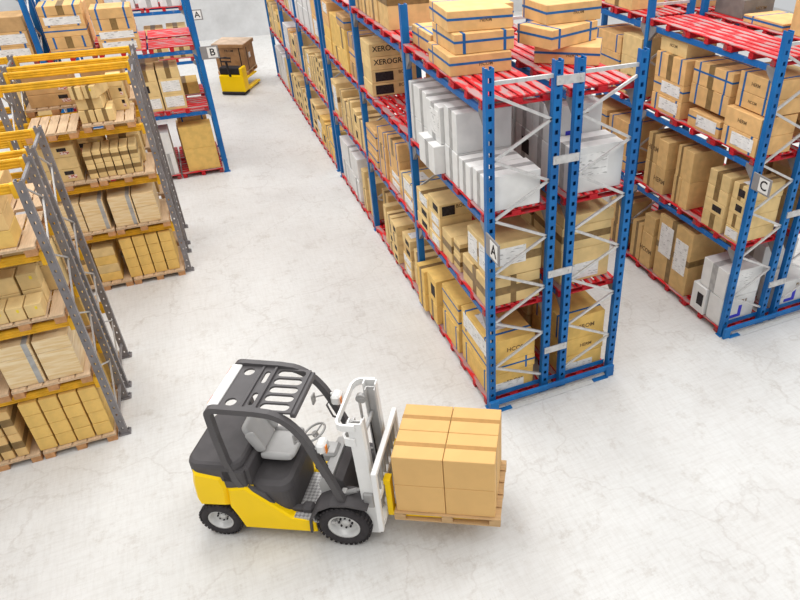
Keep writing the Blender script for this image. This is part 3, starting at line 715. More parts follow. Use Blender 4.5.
# ------------------------------------------------------------------ far left blue racks
def bx(rack, bay, lv, y0=12.56, detail=True): return Cell(rack, SHELF[lv], BAYN[bay], '-Y', y0, D[lv], detail)
c = bx('rack B',0,0)
c.stack(-4.02,-3.14,[(.66,'amber|'),(.66,'amber|')], .5, .02); c.stack(-4.0,-3.2,[(1.42,'kraft|sX')], .4, .56)
c.stack(-4.62,-4.28,[(.62,'white|t'),(.62,'white|')], .8); c.stack(-5.4,-4.7,[(.6,'white|t'),(.5,'white|t')], .8)
c = bx('rack B',0,1)
c.stack(-4.18,-3.62,[(.42,'tan|L'),(.42,'tan|Lk'),(.28,'tan|t')], .9); c.stack(-4.78,-4.20,[(.40,'tan|L'),(.40,'tan|k'),(.30,'tan|t')], .9); c.stack(-5.6,-4.9,[(.4,'tan|k'),(.4,'tan|')], .9)
c = bx('rack B',0,2)
c.stack(-5.30,-4.36,[(.27,'peach|sL'),(.25,'peach|hL'),(.27,'peach|st'),(.25,'peach|s')], .8, .0)
c.stack(-6.40,-5.45,[(.18,'peach|h'),(.27,'peach|st'),(.24,'peach|h'),(.27,'peach|sL'),(.22,'peach|st')], .8, .0)
c = bx('rack B',1,2)
c.stack(-7.55,-6.74,[(.32,'peach|sL'),(.34,'peach|sL'),(.34,'brown|')], .9); c.stack(-8.6,-7.65,[(.33,'peach|sL'),(.34,'peach|sL'),(.62,'brown|')], .9)
c = bx('rack B',1,1); c.stack(-7.6,-6.8,[(.5,'tan|t'),(.5,'tan|t')],.8)
c = bx('back rack B',0,2,13.88); c.stack(-6.4,-5.5,[(.5,'peach|sL'),(.5,'peach|sL')],.8)
c = bx('back rack B',0,1,13.88); c.stack(-3.95,-3.2,[(.34,'amber|t')],.8); c.stack(-4.9,-4.1,[(.5,'kraft|s'),(.5,'kraft|t')],.8)
c = bx('back rack B',0,0,13.88); c.stack(-4.1,-3.2,[(.5,'kraft|s'),(.4,'kraft|t')],.8)
c = bx('far rack A',0,2,18.5,True); c.stack(-3.75,-3.12,[(.55,'white|t')],.8); c.stack(-4.4,-3.8,[(.55,'white|t')],.8); c.stack(-5.1,-4.5,[(.55,'white|t')],.8); c.stack(-6.3,-5.4,[(.4,'peach|s')],.8)
c = bx('far rack A',0,1,18.5,True); c.stack(-3.75,-3.12,[(.55,'tan|t'),(.45,'tan|t')],.8); c.stack(-4.45,-3.85,[(.55,'tan|t'),(.42,'tan|t')],.8)

# ------------------------------------------------------------------ yellow racks: wooden pallets and loads
YB = [0.0, YELZ[0]+.002, YELZ[1]+.002, YELZ[2]+.002]; WD = .146
YSH = ['floor', 'first shelf', 'second shelf', 'third shelf']
def wood(rack, xs, yc, ly, lv, pos, lx=1.0, dx=0):
    """two pallets to a bay; pos counts from the right"""
    bi, k = divmod(pos, 2); x1 = xs[bi]; xc = x1-.07-.535-1.06*k+dx
    pallet(xc, yc, YB[lv], lx, ly, 'wood', 'pale wooden pallet, %s, %s, %s from right' % (rack, YSH[lv], ORD[pos]), 'wooden pallets in the yellow racks'); return xc
class YCell(Cell):
    def __init__(s, rack, lv, x0, name='right'):
        super().__init__(rack, YSH[lv], name, '-Y', x0, YB[lv]+WD); s.group = 'cartons in the yellow racks'
def grid(cell, x0, x1, cols, rows, h, st, depth, off=0):
    p = (x1-x0)/cols
    for i in range(cols): cell.stack(x0+p*i, x0+p*(i+1)-.012, [(h, st) for _ in range(rows)], depth, off)
# nearest rack, front row
n1 = 'nearest yellow rack'
for lv in range(4):
    for pos in range(2): wood(n1, FX, 2.45, 1.16, lv, pos, 1.02)
c = YCell(n1,0,1.92); grid(c, -6.80, -5.75, 4, 4, .237, 'amber|', .36); c = YCell(n1,0,2.31,'rear'); grid(c, -6.80, -5.75, 2, 3, .32, 'amber|', .6)
c = YCell(n1,0,1.92,'left'); c.stack(-7.1,-6.94,[(.45,'kraft|T'),(.45,'kraft|T')],.6); c.stack(-7.28,-7.12,[(.45,'kraft|T'),(.42,'kraft|T')],.6); c.stack(-7.6,-7.3,[(.45,'kraft|T'),(.42,'kraft|T')],.6)
c = YCell(n1,1,1.94); c.stack(-6.29,-5.82,[(.50,'wrap|'),(.22,'wrap|')],.9,0,None,False); c.stack(-6.78,-6.31,[(.50,'wrap|g'),(.22,'wrap|g')],.9,0,None,False)
c = YCell(n1,2,1.92)
for i,x in enumerate((-6.62,-6.40,-6.18)): c.stack(x,x+.215,[(.22,'tan|y')],.34)
c = YCell(n1,2,2.28,'rear'); c.stack(-6.22,-5.96,[(.26,'tan|'),(.26,'tan|y')],.3); c.stack(-6.5,-6.24,[(.24,'tan|'),(.26,'tan|')],.3); c.stack(-6.78,-6.52,[(.24,'tan|'),(.26,'tan|k')],.3)
c = YCell(n1,2,2.62,'back'); c.stack(-6.0,-5.74,[(.42,'tan|'),(.3,'tan|k')],.34); c.stack(-6.4,-6.02,[(.42,'tan|'),(.3,'tan|')],.34)
c = YCell(n1,3,1.94); c.stack(-6.42,-5.94,[(.25,'amber|'),(.24,'kraft|'),(.20,'kraft|')],.5); c.stack(-6.8,-6.44,[(.3,'amber|'),(.3,'kraft|')],.5)
n2 = 'nearest back row'
for lv in range(4): wood(n2, FX, 3.72, 1.0, lv, 0, 1.02); wood(n2, FX, 3.72, 1.0, lv, 1, 1.02)
c = YCell(n2,0,3.26); c.stack(-6.25,-5.76,[(.45,'amber|'),(.4,'amber|')],.85); c.stack(-6.8,-6.27,[(.45,'amber|'),(.4,'amber|')],.85)
c = YCell(n2,1,3.26); c.stack(-6.7,-5.80,[(.62,'amber|')],.85)
c = YCell(n2,2,3.26); c.stack(-6.25,-5.80,[(.5,'kraft|t')],.85); c.stack(-6.8,-6.27,[(.5,'kraft|')],.85)
c = YCell(n2,3,3.40); c.stack(-6.7,-6.2,[(.4,'kraft|')],.7)
# the rack behind it
n3 = 'second yellow rack'
for lv in range(3):
    for pos in range(2): wood(n3, KX, 7.42, 1.18, lv, pos, 1.03)
pallet(-5.96, 7.18, YB[3], .84, 1.14, 'wood', 'empty pale wooden pallet on third shelf of second yellow rack', 'wooden pallets in the yellow racks')
pallet(-5.0, 7.42, YB[3], .9, 1.18, 'wood', 'pale wooden pallet under a tall heap of small cartons', 'wooden pallets in the yellow racks')
c = YCell(n3,0,6.92); grid(c, -5.54, -4.52, 4, 4, .235, 'amber|', .36); c = YCell(n3,0,7.31,'rear'); grid(c, -5.52, -4.52, 2, 3, .3, 'amber|', .6)
c = YCell(n3,0,6.95,'left'); c.stack(-6.1,-5.68,[(.2,'amber|'),(.2,'tan|'),(.2,'amber|'),(.2,'tan|')],.7); c.stack(-6.54,-6.12,[(.25,'kraft|t'),(.25,'kraft|'),(.25,'kraft|t')],.7)
c = YCell(n3,1,6.9); c.stack(-5.03,-4.60,[(.36,'wrap|'),(.30,'wrap|')],.9,0,None,False); c.stack(-5.48,-5.04,[(.36,'wrap|g'),(.30,'wrap|g')],.9,0,None,False)
c.stack(-5.98,-5.56,[(.36,'wrap|g'),(.30,'wrap|g')],.9,0,None,False); c.stack(-6.42,-5.99,[(.36,'wrap|'),(.30,'wrap|')],.9,0,None,False)
c = YCell(n3,2,6.95,'left'); c.stack(-6.55,-5.74,[(.26,'tan|r'),(.24,'tan|'),(.22,'tan|r')],.8)
c = YCell(n3,2,6.9)
for i in range(6): c.stack(-5.63+.162*i,-5.63+.162*i+.155,[(.30,'tan|T'),(.26,'tan|T')],.55,.012*(i%3))
c = YCell(n3,2,7.5,'rear'); c.stack(-5.2,-4.6,[(.3,'tan|'),(.3,'tan|t')],.45); c.stack(-5.55,-5.25,[(.3,'tan|'),(.32,'tan|y')],.45)
c = YCell(n3,3,6.95)
c.stack(-5.46,-5.19,[(.24,'tan|t')],.5,.0); c.stack(-5.18,-4.86,[(.24,'tan|t')],.55,-.02)
HG = 'cartons in the yellow racks'; hz = YB[3]+WD+.002
carton(-5.21, 7.24, hz+.242, .44, .5, .22, 'tan|t', 'taped tan carton midway up the heap on second yellow rack third shelf', HG, R(-4), '-Y')
carton(-5.30, 7.22, hz+.465, .20, .62, .24, 'tan|t', 'narrow tan carton on top of the heap, left one, second yellow rack', HG, R(-18), '-Y')
carton(-5.07, 7.20, hz+.465, .22, .62, .24, 'tan|ty', 'narrow tan carton with yellow sticker on top of the heap, second yellow rack', HG, R(-18), '-Y')
c = YCell(n3,3,7.56,'rear'); c.stack(-4.9,-4.62,[(.24,'tan|r'),(.23,'tan|r'),(.22,'tan|')],.34); c.stack(-5.4,-4.95,[(.26,'tan|'),(.26,'tan|')],.44)
n4 = 'second back row'
for lv in range(4):
    for pos in range(2): wood(n4, KX, 8.85, 1.1, lv, pos, 1.03)
c = YCell(n4,3,8.40,'left'); c.stack(-6.45,-5.60,[(.25,'brown|r'),(.24,'brown|r'),(.20,'brown|y')],.80)
c = YCell(n4,3,8.40); c.stack(-5.40,-4.62,[(.25,'brown|r'),(.24,'brown|r'),(.20,'brown|')],.80)
c = YCell(n4,2,8.40); c.stack(-5.3,-4.6,[(.3,'kraft|r'),(.3,'kraft|')],.85); c.stack(-6.4,-5.6,[(.3,'kraft|r'),(.3,'kraft|')],.85)
c = YCell(n4,1,8.40); c.stack(-5.4,-4.6,[(.3,'kraft|'),(.3,'kraft|')],.85); c.stack(-6.4,-5.6,[(.3,'kraft|t'),(.3,'kraft|')],.85)
c = YCell(n4,0,8.40); c.stack(-5.4,-4.6,[(.4,'amber|'),(.3,'amber|')],.85); c.stack(-6.4,-5.6,[(.3,'amber|'),(.3,'amber|')],.85)

# ------------------------------------------------------------------ signs
def sign(letter, loc, rotz, label, s=1.0):
    """plate stands along local +X from the post, reads from local -Y"""
    t = thing('row_sign', label, 'sign', loc, rotz, None)
    q = MB(); q.cbox(-.06, .40*s, -.012, .012, -.17*s, .17*s, .004); q.obj('sign_plate', 'signgrey', t)
    q = MB(); q.box(.11*s, .36*s, -.016, -.0121, -.135*s, .135*s); q.obj('sign_card', 'signwhite', t)
    link('letter', text_mesh(letter, .26*s, 'ink'), t, (.235*s, -.018, 0), (R(90),0,0))
sign('A', (.0, -.03, 3.26), R(-90), 'grey sign with letter A on the end post of the middle rack')
sign('C', (4.93, -.03, 3.32), R(-90), 'grey sign with letter C on the end post of the right rack', .9)
sign('B', (-2.91, 12.47, 3.43), 0, 'grey sign with letter B on a left rack post, before the pallet truck')
sign('A', (-2.93, 18.37, 3.35), 0, 'small grey sign with letter A on the farthest left rack post')

# ------------------------------------------------------------------ forklift
FA = R(-29.5); U = Vector((math.cos(FA), math.sin(FA), 0)); V = Vector((-math.sin(FA), math.cos(FA), 0)); F0 = Vector((-2.85,-1.58,0))
def W(u, v, z): return F0+U*u+V*v+Vector((0,0,z))
fk = thing('forklift', 'yellow and dark grey forklift carrying a pallet of cartons', 'forklift', W(0,.50,0), FA)
def wheel(u, y, z, r, w, side):
    n = MB(); h = w/2; prof = [(r*.60,-h*.8),(r*.66,-h*.95),(r*.86,-h),(r*.96,-h*.8),(r,-h*.55),(r,h*.55),(r*.96,h*.8),(r*.86,h),(r*.66,h*.95),(r*.60,h*.8),(r*.60,-h*.8)]
    n.lathe(prof, (u,y,z), 40)
    for k in range(32):                                         # tread lugs
        a = 2*math.pi*k/32
        for sy in (-1,1):
            m = Matrix.Translation((u,y,z)) @ Matrix.Rotation(-a-(.05*sy),4,'Y'); n.box(r-.01, r+.014, (.04 if sy>0 else -h*.85), (h*.85 if sy>0 else -.04), -.018, .018, m)
    t = n.obj('wheel', 'rubber', fk)
    m = MB(); s = side
    pr = [(0,h*.45),(r*.16,h*.45),(r*.17,h*.30),(r*.32,h*.28),(r*.42,h*.12),(r*.50,h*.35),(r*.54,h*.80),(r*.61,h*.86),(r*.61,-h*.8)]
    m.lathe([(a,b*s) for a,b in pr], (u,y,z), 32); m.obj('rim', 'rim', t)
    m = MB()
    for k in range(8):
        a = 2*math.pi*k/8; m.cyl((u+r*.25*math.cos(a), y+s*h*.26, z+r*.25*math.sin(a)), (u+r*.25*math.cos(a), y+s*h*.44, z+r*.25*math.sin(a)), r*.04, 8)
    m.obj('lug_nut', 'black', t)
for s in (-1, 1):
    wheel(.03, s*.40, .374, .36, .30, s); wheel(-1.71, s*.39, .304, .29, .28, s)
q = MB(); q.cyl((.03,-.3,.38),(.03,.3,.38),.09,12); q.cyl((-1.71,-.28,.3),(-1.71,.28,.3),.06,12); q.obj('axle', 'black', fk)
# chassis
q = MB()
q.extr([(-.36,.22),(-.36,.46),(-.67,.50),(-1.22,1.02),(-1.46,.97),(-1.50,.62),(-1.44,.46),(-1.37,.21)], -.53, -.30, .025)
q.extr([(-.36,.22),(-.36,.46),(-.67,.50),(-1.22,1.02),(-1.46,.97),(-1.50,.62),(-1.44,.46),(-1.37,.21)], .30, .53, .025)
q.obj('side_panel', 'yellow', fk)
q = MB(); q.extr([(-1.92,.60),(-1.95,.72),(-1.93,1.02),(-1.88,1.27),(-1.50,1.19),(-1.465,.98),(-1.51,.62)], -.53, .53, .05); q.obj('counterweight', 'yellow', fk)
q = MB(); q.extr([(-.30,.20),(-.30,.42),(-1.36,.42),(-1.36,.20)], -.29, .29, .01); q.extr([(-1.36,.30),(-1.36,.95),(-1.9,.95),(-1.9,.55),(-1.6,.5)], -.24, .24, .01); q.obj('underframe', 'black', fk)
# rear bonnet with rounded rear corners
def rr(x0,x1,y0,y1,r,n=6):
    out = []
    for cx,cy,a in ((x1-r,y1-r,0),(x0+r,y1-r,90),(x0+r,y0+r,180),(x1-r,y0+r,270)):
        out += [(cx+r*math.cos(R(a+90*k/n)), cy+r*math.sin(R(a+90*k/n))) for k in range(n+1)]
    return out
def puck(mb, ring, z0, z1, bev):
    n = len(ring); cx = sum(p[0] for p in ring)/n; cy = sum(p[1] for p in ring)/n
    def sh(p, d): 
        L = math.hypot(p[0]-cx,p[1]-cy); return (p[0]-(p[0]-cx)/L*d, p[1]-(p[1]-cy)/L*d)
    rows = [(0,z0),(0,z1-bev),(bev*.3,z1-bev*.3),(bev,z1)]
    vs = [(*sh(p,d),z) for d,z in rows for p in ring]
    mb.add(vs, [(r*n+i, r*n+(i+1)%n, r*n+n+(i+1)%n, r*n+n+i) for r in range(3) for i in range(n)]+[tuple(range(n))[::-1], tuple(range(3*n,4*n))], False)
q = MB(); puck(q, rr(-1.96,-1.22,-.50,.50,.16), 1.10, 1.40, .06); q.cbox(-1.50,-1.2,-.5,-.36,.96,1.3,.02); q.cbox(-1.50,-1.2,.36,.5,.96,1.3,.02); q.obj('rear_cover', 'dark', fk)
q = MB(); puck(q, rr(-1.24,-.64,-.46,.46,.17), .42, 1.02, .11); q.cbox(-1.26,-1.16,-.44,.44,.9,1.3,.03)
q.obj('engine_cover', 'dark', fk)
for s in (-1,1):
    q = MB(); q.extr([(-1.2,.44),(-1.2,1.0),(-.98,.88),(-.84,.62),(-.78,.44)], min(s*.50,s*.42), max(s*.50,s*.42), .02); q.obj('cover_skirt', 'dark', fk)
q = MB(); q.box(-.80,-.06,-.52,.52,.425,.462); q.obj('floor_plate', 'checker', fk)
q = MB(); q.cbox(-.80,-.34,-.42,-.33,.46,.56,.02); q.cbox(-.56,-.40,-.44,-.30,.46,.60,.03); q.obj('step_sill', 'dark', fk)
q = MB(); q.box(-.64,-.365,-.515,-.43,.46,.505); q.obj('step_plate', 'checker', fk)
# fenders over the front wheels
for s in (-1,1):
    q = MB(); pts = [(-.42,.26),(-.40,.52),(-.28,.72),(-.10,.825),(.12,.85),(.40,.80)]
    q.sweep([(u,s*.40,z) for u,z in pts], .33, .03, (0,1,0)); q.obj('fender', 'dark', fk)
# overhead guard
def arc(p0, c, p1, n=6): 
    return [tuple((1-t)**2*a+2*t*(1-t)*b_+t*t*d for a,b_,d in zip(p0,c,p1)) for t in [i/n for i in range(n+1)]]
for s in (-1,1):
    pts = [(-1.24,.93),(-1.31,1.10),(-1.40,1.45),(-1.44,1.9),(-1.45,2.18)]+arc((-1.45,2.24),(-1.44,2.32),(-1.36,2.325))+[(-.86,2.315)]+arc((-.68,2.295),(-.41,2.22),(-.26,1.82),9)+[(-.10,1.36),(.06,.85)]
    q = MB(); q.sweep([(u, s*(.47-.035*max(0,min(1,(z-.9)/1.3))), z) for u,z in pts], .08, .085, (0,1,0)); q.obj('guard_pillar', 'frame', fk)
def oval(cx, cy, L, w, n=8):
    o = []
    for k in range(n+1): a = R(-90+180*k/n); o.append((cx+L/2-w/2+w/2*math.cos(a), cy+w/2*math.sin(a)))
    for k in range(n+1): a = R(90+180*k/n); o.append((cx-L/2+w/2+w/2*math.cos(a), cy+w/2*math.sin(a)))
    return o
def circ(cx, cy, r, n=20): return [(cx+r*math.cos(2*math.pi*k/n), cy+r*math.sin(2*math.pi*k/n)) for k in range(n)]
def rect(x0,x1,y0,y1): return [(x0,y0),(x1,y0),(x1,y1),(x0,y1)]
plate('roof_plate', rect(-1.34,-1.06,-.40,.40), [circ(-1.21,-.285,.07), circ(-1.21,.285,.07)], .03, 'frame', fk, 2.305)
plate('roof_slot_plate', rect(-1.035,-.89,-.40,.40), [[(-.962+q_[1], c0+q_[0]) for q_ in oval(0,0,.23,.07)] for c0 in (-.205,.205)], .03, 'frame', fk, 2.30)
plate('roof_grille', rect(-.86,-.42,-.40,.40), [oval(-.65,-.31+.155*k,.37,.122) for k in range(5)], .03, 'frame', fk, 2.29)
q = MB(); q.cbox(-1.065,-1.03,-.395,.395,2.285,2.34,.005); q.cbox(-.895,-.86,-.395,.395,2.285,2.34,.005); q.cbox(-.44,-.37,-.395,.395,2.21,2.285,.01); q.obj('roof_crossbar', 'frame', fk)
q = MB(); q.cbox(-1.47,-1.34,-.395,.395,2.285,2.345,.01); rl = q.obj('rear_lamp_bar', 'whitepaint', fk)
for s in (-1,1):
    q = MB(); q.box(-1.476,-1.469,s*.25-.05,s*.25+.05,2.30,2.335); q.obj('lamp_lens', 'redlens', rl)
    q = MB(); q.box(-1.476,-1.469,s*.33-.025,s*.33+.025,2.30,2.335); q.obj('lamp_lens', 'orange', rl)
# seat
q = MB(); q.cbox(-1.14,-.66,-.19,.33,1.09,1.22,.05); q.cbox(-1.12,-.68,-.22,-.13,1.12,1.25,.035); q.cbox(-1.12,-.68,.27,.36,1.12,1.25,.035); q.cbox(-1.10,-.72,-.14,.28,1.05,1.10,.02); seat = q.obj('seat', 'seat', fk, (0,.06,.03)); seat.modifiers.new('soft', 'SUBSURF').render_levels = 2; seat.data.polygons.foreach_set('use_smooth', [True]*len(seat.data.polygons))
q = MB(); mt = Matrix.Translation((-1.10,.07,1.18)) @ Matrix.Rotation(R(-24),4,'Y'); q.cbox(-.07,.06,-.23,.23,.0,.50,.045,mt); q.cbox(-.05,.12,-.27,-.17,.04,.40,.04,mt); q.cbox(-.05,.12,.17,.27,.04,.40,.04,mt); bk = q.obj('backrest', 'seat', seat); bk.modifiers.new('soft', 'SUBSURF').render_levels = 2; bk.data.polygons.foreach_set('use_smooth', [True]*len(bk.data.polygons))
# dash, column, wheel
q = MB(); q.extr([(-.28,.46),(-.33,.88),(-.24,1.06),(-.11,1.09),(-.08,.46)], -.27, .46, .015); q.obj('dashboard', 'seat', fk)
q = MB(); q.extr([(-.075,.5),(-.085,1.07),(.02,1.0),(.10,.62),(.10,.5)], -.28, .42, .01); q.obj('front_cowl', 'dark', fk)
q = MB(); q.cyl((-.22,.18,.95),(-.45,.20,1.34),.035,12); q.cbox(-.36,-.16,.06,.32,.95,1.12,.03); q.obj('steering_column', 'greysteel', fk)
q = MB(); cxw = Vector((-.47,.20,1.37)); ax = Vector((-.42,0,.9)).normalized(); e1 = Vector((0,1,0)); e2 = ax.cross(e1)
q.tube([cxw+e1*(.17*math.cos(2*math.pi*k/28))+e2*(.17*math.sin(2*math.pi*k/28)) for k in range(28)], .016, 8, True)
for a in (90,210,330): q.tube([cxw-ax*.03, cxw+e1*(.165*math.cos(R(a)))+e2*(.165*math.sin(R(a)))], .012, 6)
q.cyl(cxw-ax*.05, cxw, .04, 12); q.obj('steering_wheel', 'greysteel', fk)
for k in range(3):
    q = MB(); y = -.12-.09*k; q.tube([(-.22,y,1.08),(-.27,y,1.24)],.012,6); q.cyl((-.27,y,1.24),(-.28,y,1.29),.022,8); q.obj('control_lever', 'black', fk)
# work lamps and mirrors
for s in (-1,1):
    q = MB(); zl = .15 if s > 0 else 0; q.cbox(-.19,-.06,s*.36-.09,s*.36+.09,1.66+zl,1.82+zl,.03); q.tube([(-.13,s*.40,1.74+zl),(-.23,s*.43,1.74+zl)],.02,6); lp = q.obj('work_lamp', 'whitepaint', fk)
    q = MB(); q.box(-.055,-.045,s*.36-.08,s*.36-.03,1.68+zl,1.80+zl); q.obj('lamp_lens', 'orange', lp)
    q = MB(); q.cbox(-.47,-.44,s*.36-.05,s*.36+.05,1.76,1.92,.01); q.tube([(-.45,s*.40,1.83),(-.28,s*.45,1.86)],.010,6); q.obj('mirror', 'greysteel', fk)
q = MB(); q.tube([(-.12,.40,1.45),(-.20,.30,1.60),(-.26,.30,1.80),(-.22,.40,1.85)],.014,6); q.obj('grab_handle', 'dark', fk)
# mast
mast = MB()
for s in (-1,1):
    x0 = lambda z: .40-.025*(z-.16)
    for z0,z1 in ((.17,2.20),):
        y = s*.36
        mast.sweep([(x0(z0), y+s*.05, z0),(x0(z1), y+s*.05, z1)], .018, .17, (0,1,0))
        mast.sweep([(x0(z0)-.08, y, z0),(x0(z1)-.08, y, z1)], .09, .018, (0,1,0)); mast.sweep([(x0(z0)+.08, y, z0),(x0(z1)+.08, y, z1)], .09, .018, (0,1,0))
mm = mast.obj('mast', 'whitepaint', fk)
q = MB()
for s in (-1,1):
    y = s*.275; q.sweep([(.42,y+s*.04,.2),(.37,y+s*.04,2.16)], .016, .13, (0,1,0)); q.sweep([(.48,y,.2),(.43,y,2.16)], .06, .016, (0,1,0)); q.sweep([(.36,y,.2),(.31,y,2.16)], .06, .016, (0,1,0))
q.cbox(.33,.37,-.30,.30,1.7,1.76,.01); q.cbox(.34,.44,-.32,.32,.2,.3,.01); q.obj('inner_mast', 'midsteel', mm)
q = MB(); ring = [(.36,-.44,2.15),(.20,-.44,2.15),(.15,-.42,2.15),(.12,-.36,2.15),(.12,.30,2.15),(.15,.38,2.15),(.20,.42,2.15),(.40,.44,2.15)]
q.sweep(ring, .10, .03, (0,0,1)); q.obj('top_bracket', 'whitepaint', mm)
q = MB(); q.sweep([(.34,-.44,1.90),(.22,-.42,1.90),(.18,-.36,1.90),(.20,-.26,1.90),(.3,-.25,1.90)], .12, .03, (0,0,1)); q.obj('mast_bracket', 'whitepaint', mm)
for s in (-1,1):
    q = MB(); q.cyl((.27,s*.24,.25),(.24,s*.24,1.2),.03,12); q.cyl((.24,s*.24,1.2),(.22,s*.24,1.95),.018,12); q.obj('lift_cylinder', 'chrome', mm)
    q = MB(); q.sweep([(.40,s*.16,.6),(.36,s*.16,1.7)],.025,.012,(0,1,0)); q.obj('lift_chain', 'black', mm)
    q = MB(); q.cyl((.25,s*.24-.03,2.02),(.25,s*.24+.03,2.02),.07,18); q.cyl((.25,s*.24-.045,2.02),(.25,s*.24+.045,2.02),.03,12); q.obj('chain_pulley', 'greysteel', mm)
    q = MB(); q.cyl((.05,s*.36,.86),(.24,s*.36,.95),.035,10); q.cyl((.22,s*.36,.94),(.34,s*.36,1.0),.022,10); q.cbox(.02,.09,s*.36-.05,s*.36+.05,.83,.92,.01); q.obj('tilt_cylinder', 'greysteel', mm)
q = MB(); q.cbox(.33,.47,-.46,-.40,.72,.98,.015); q.cbox(.33,.47,.40,.46,.72,.98,.015); q.obj('tilt_bracket', 'greysteel', mm)
# carriage with load guard
q = MB()
for s in (-1,1): q.cbox(.53,.60,s*.57-.035,s*.57+.035,.44,1.54,.008)
q.cbox(.53,.60,-.535,.535,1.46,1.54,.008); q.cbox(.52,.60,-.51,.51,.98,1.08,.008); q.cbox(.52,.60,-.51,.51,.46,.56,.008)
car = q.obj('carriage', 'whitepaint', fk)
for k in range(7):
    y = -.42+.14*k; q = MB(); q.cbox(.545,.585,y-.014,y+.014,1.08,1.44,.004); q.obj('guard_bar', 'greysteel', car)
q = MB(); q.cbox(.46,.53,-.30,-.20,.5,1.06,.01); q.cbox(.46,.53,.20,.30,.5,1.06,.01); q.obj('roller_bracket', 'greysteel', car)
for s in (-1,1):
    q = MB(); y = s*.31; q.extr([(.60,1.18),(.60,1.10),(.615,1.10),(.615,.50),(1.85,.535),(1.85,.55),(.71,.565),(.69,.60),(.69,1.18)], y-.065, y+.065, .006); q.obj('fork', 'yellow', car)

# pallet on the forks and its eight cartons
pc = W(1.42,.60,0)
pallet(pc.x, pc.y, .475, 1.04, 1.42, 'fork', 'tan wooden pallet held up on the forklift forks', None, FA-R(90))
for iu,un in enumerate(('mast side','far end')):
    for iv,vn in enumerate(('near','rear')):
        for iz,zn in enumerate(('lower','upper')):
            p = W(1.402+(-.330 if iu == 0 else .330), .60+(-.245 if iv == 0 else .245), 0)
            carton(p.x, p.y, .475+.146+.51*iz, .652, .485, .506, 'load|f', 'kraft carton on the forklift pallet, %s layer, %s, %s' % (zn, un, vn), 'cartons on the forklift pallet', FA, '-X')

# ------------------------------------------------------------------ pallet truck with crate
TA = R(62); tt = Vector((-1.97,20.25,0))
pt = thing('pallet_truck', 'yellow electric pallet truck carrying a brown crate down the far aisle', 'pallet truck', tt, TA-R(90))
q = MB(); q.extr([(0,.12),(0,.72),(.16,.76),(.44,.76),(.44,.12)], -.48, .48, .03); q.v = [(v[1],v[0],v[2]) for v in q.v]; q.obj('body', 'yellow', pt)
q = MB(); q.cbox(-.45,.45,.10,.46,.74,1.02,.03); q.obj('top_cover', 'black', pt)
q = MB(); q.cbox(.37,.485,-.01,.44,.7,1.04,.03); q.obj('side_shield', 'yellow', pt)
q = MB(); q.cbox(-.46,.46,-.06,.46,.02,.13,.03); q.obj('bumper', 'black', pt)
q = MB(); q.tube([(.0,.0,.72),(.0,-.06,1.0),(-.02,-.10,1.32)],.045,8); q.tube([(-.2,-.10,1.30),(-.22,-.12,1.44),(.2,-.12,1.44),(.18,-.10,1.30),(-.2,-.10,1.30)],.03,8); q.cbox(-.06,.06,-.15,-.08,1.42,1.48,.01); q.obj('tiller_handle', 'black', pt)
for s in (-1,1):
    q = MB(); q.cbox(s*.32-.09, s*.32+.09, .44, 1.75, .06, .15, .02); q.obj('support_leg', 'yellow', pt)
    q = MB(); q.cyl((s*.32-.05,1.6,.055),(s*.32+.05,1.6,.055),.055,14); q.cyl((s*.3-.06,.2,.07),(s*.3+.06,.2,.07),.07,14); q.obj('roller', 'black', pt)
    q = MB(); q.cbox(s*.26-.08, s*.26+.08, .46, 1.7, .43, .49, .01); q.cbox(s*.26-.06,s*.26+.06,.44,.50,.13,.8,.01); q.obj('fork', 'yellow', pt)
CA = R(-25); cp = Vector((-1.55,21.80,0))
pallet(cp.x, cp.y, .492, 1.2, 1.15, 'wood', 'wooden pallet raised on the yellow pallet truck under a crate', None, CA)
cr = MB(); cr.cbox(-.58,.58,-.56,.56,0,1.0,.02); cro = cr.obj('crate', 'crate', None, (cp.x,cp.y,.64), (0,0,CA)); tag(cro, 'large brown crate with pale lid carried by the pallet truck', 'crate')
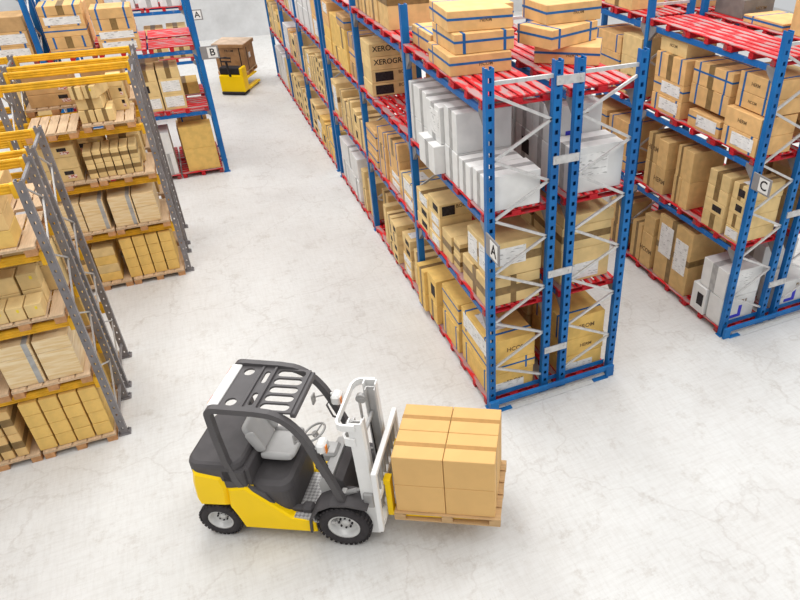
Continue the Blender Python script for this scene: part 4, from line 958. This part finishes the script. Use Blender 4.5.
q = MB(); q.cbox(-.63,.63,-.61,.61,.90,1.03,.015); q.obj('lid_rim', 'crate', cro)
q = MB(); q.cbox(-.62,.62,-.60,.60,1.03,1.045,.004); q.obj('lid', 'cratetop', cro)
q = MB()
for x in (-.4,.4): q.box(x-.02,x+.02,-.566,-.555,.0,.9); q.box(-.586+(x+.4)*1.4545,-.575+(x+.4)*1.4545,-.3,-.26,0,.9)
q.obj('band', 'black', cro)
q = MB(); q.box(.581,.586,-.12,.10,.42,.62); q.obj('shipping_label', 'paper', cro)
link('printed_text', text_mesh('FROM', .13, 'ink'), cro, (0,-.563,.78), (R(90),0,0)); link('printed_text', text_mesh('HCOM', .13, 'ink'), cro, (.25,-.563,.10), (R(90),0,0))

for c_ in CELLS: c_.name()
# ------------------------------------------------------------------ light
w = bpy.data.worlds.new('daylit_hall'); bpy.context.scene.world = w; w.use_nodes = True
bg = w.node_tree.nodes['Background']; bg.inputs['Color'].default_value = (.97,.985,1.0,1); bg.inputs['Strength'].default_value = .54
def area(name, loc, sx, sy, power, col=(1,.99,.97)):
    l = bpy.data.lights.new(name, 'AREA'); l.shape = 'RECTANGLE'; l.size = sx; l.size_y = sy; l.energy = power; l.color = col
    o = bpy.data.objects.new(name, l); C.objects.link(o); o.location = loc; return o
for i,x in enumerate((-9,-2,5,12)):
    for j,y in enumerate((-8,2,12,22)):
        area('ceiling_light', (x,y,14), 3.5, 6, 430*(.70,.95,1.15,1.2)[j])
# ------------------------------------------------------------------ camera
cam = bpy.data.cameras.new('camera'); co = bpy.data.objects.new('camera', cam); C.objects.link(co)
co.location = (-3.33,-7.76,8.0); co.rotation_euler = (R(90-32.995), 0, R(-24.53))
cam.sensor_fit = 'HORIZONTAL'; cam.sensor_width = 36; cam.lens = 670.2*36/800
cam.shift_x = -(500.4-400)/800; cam.shift_y = -(300-286.2)/800; cam.clip_end = 200
sc = bpy.context.scene; sc.camera = co
sc.view_settings.view_transform = 'Standard'; sc.view_settings.look = 'None'; sc.view_settings.exposure = .16; sc.view_settings.gamma = 1; sc.view_settings.use_curve_mapping = False
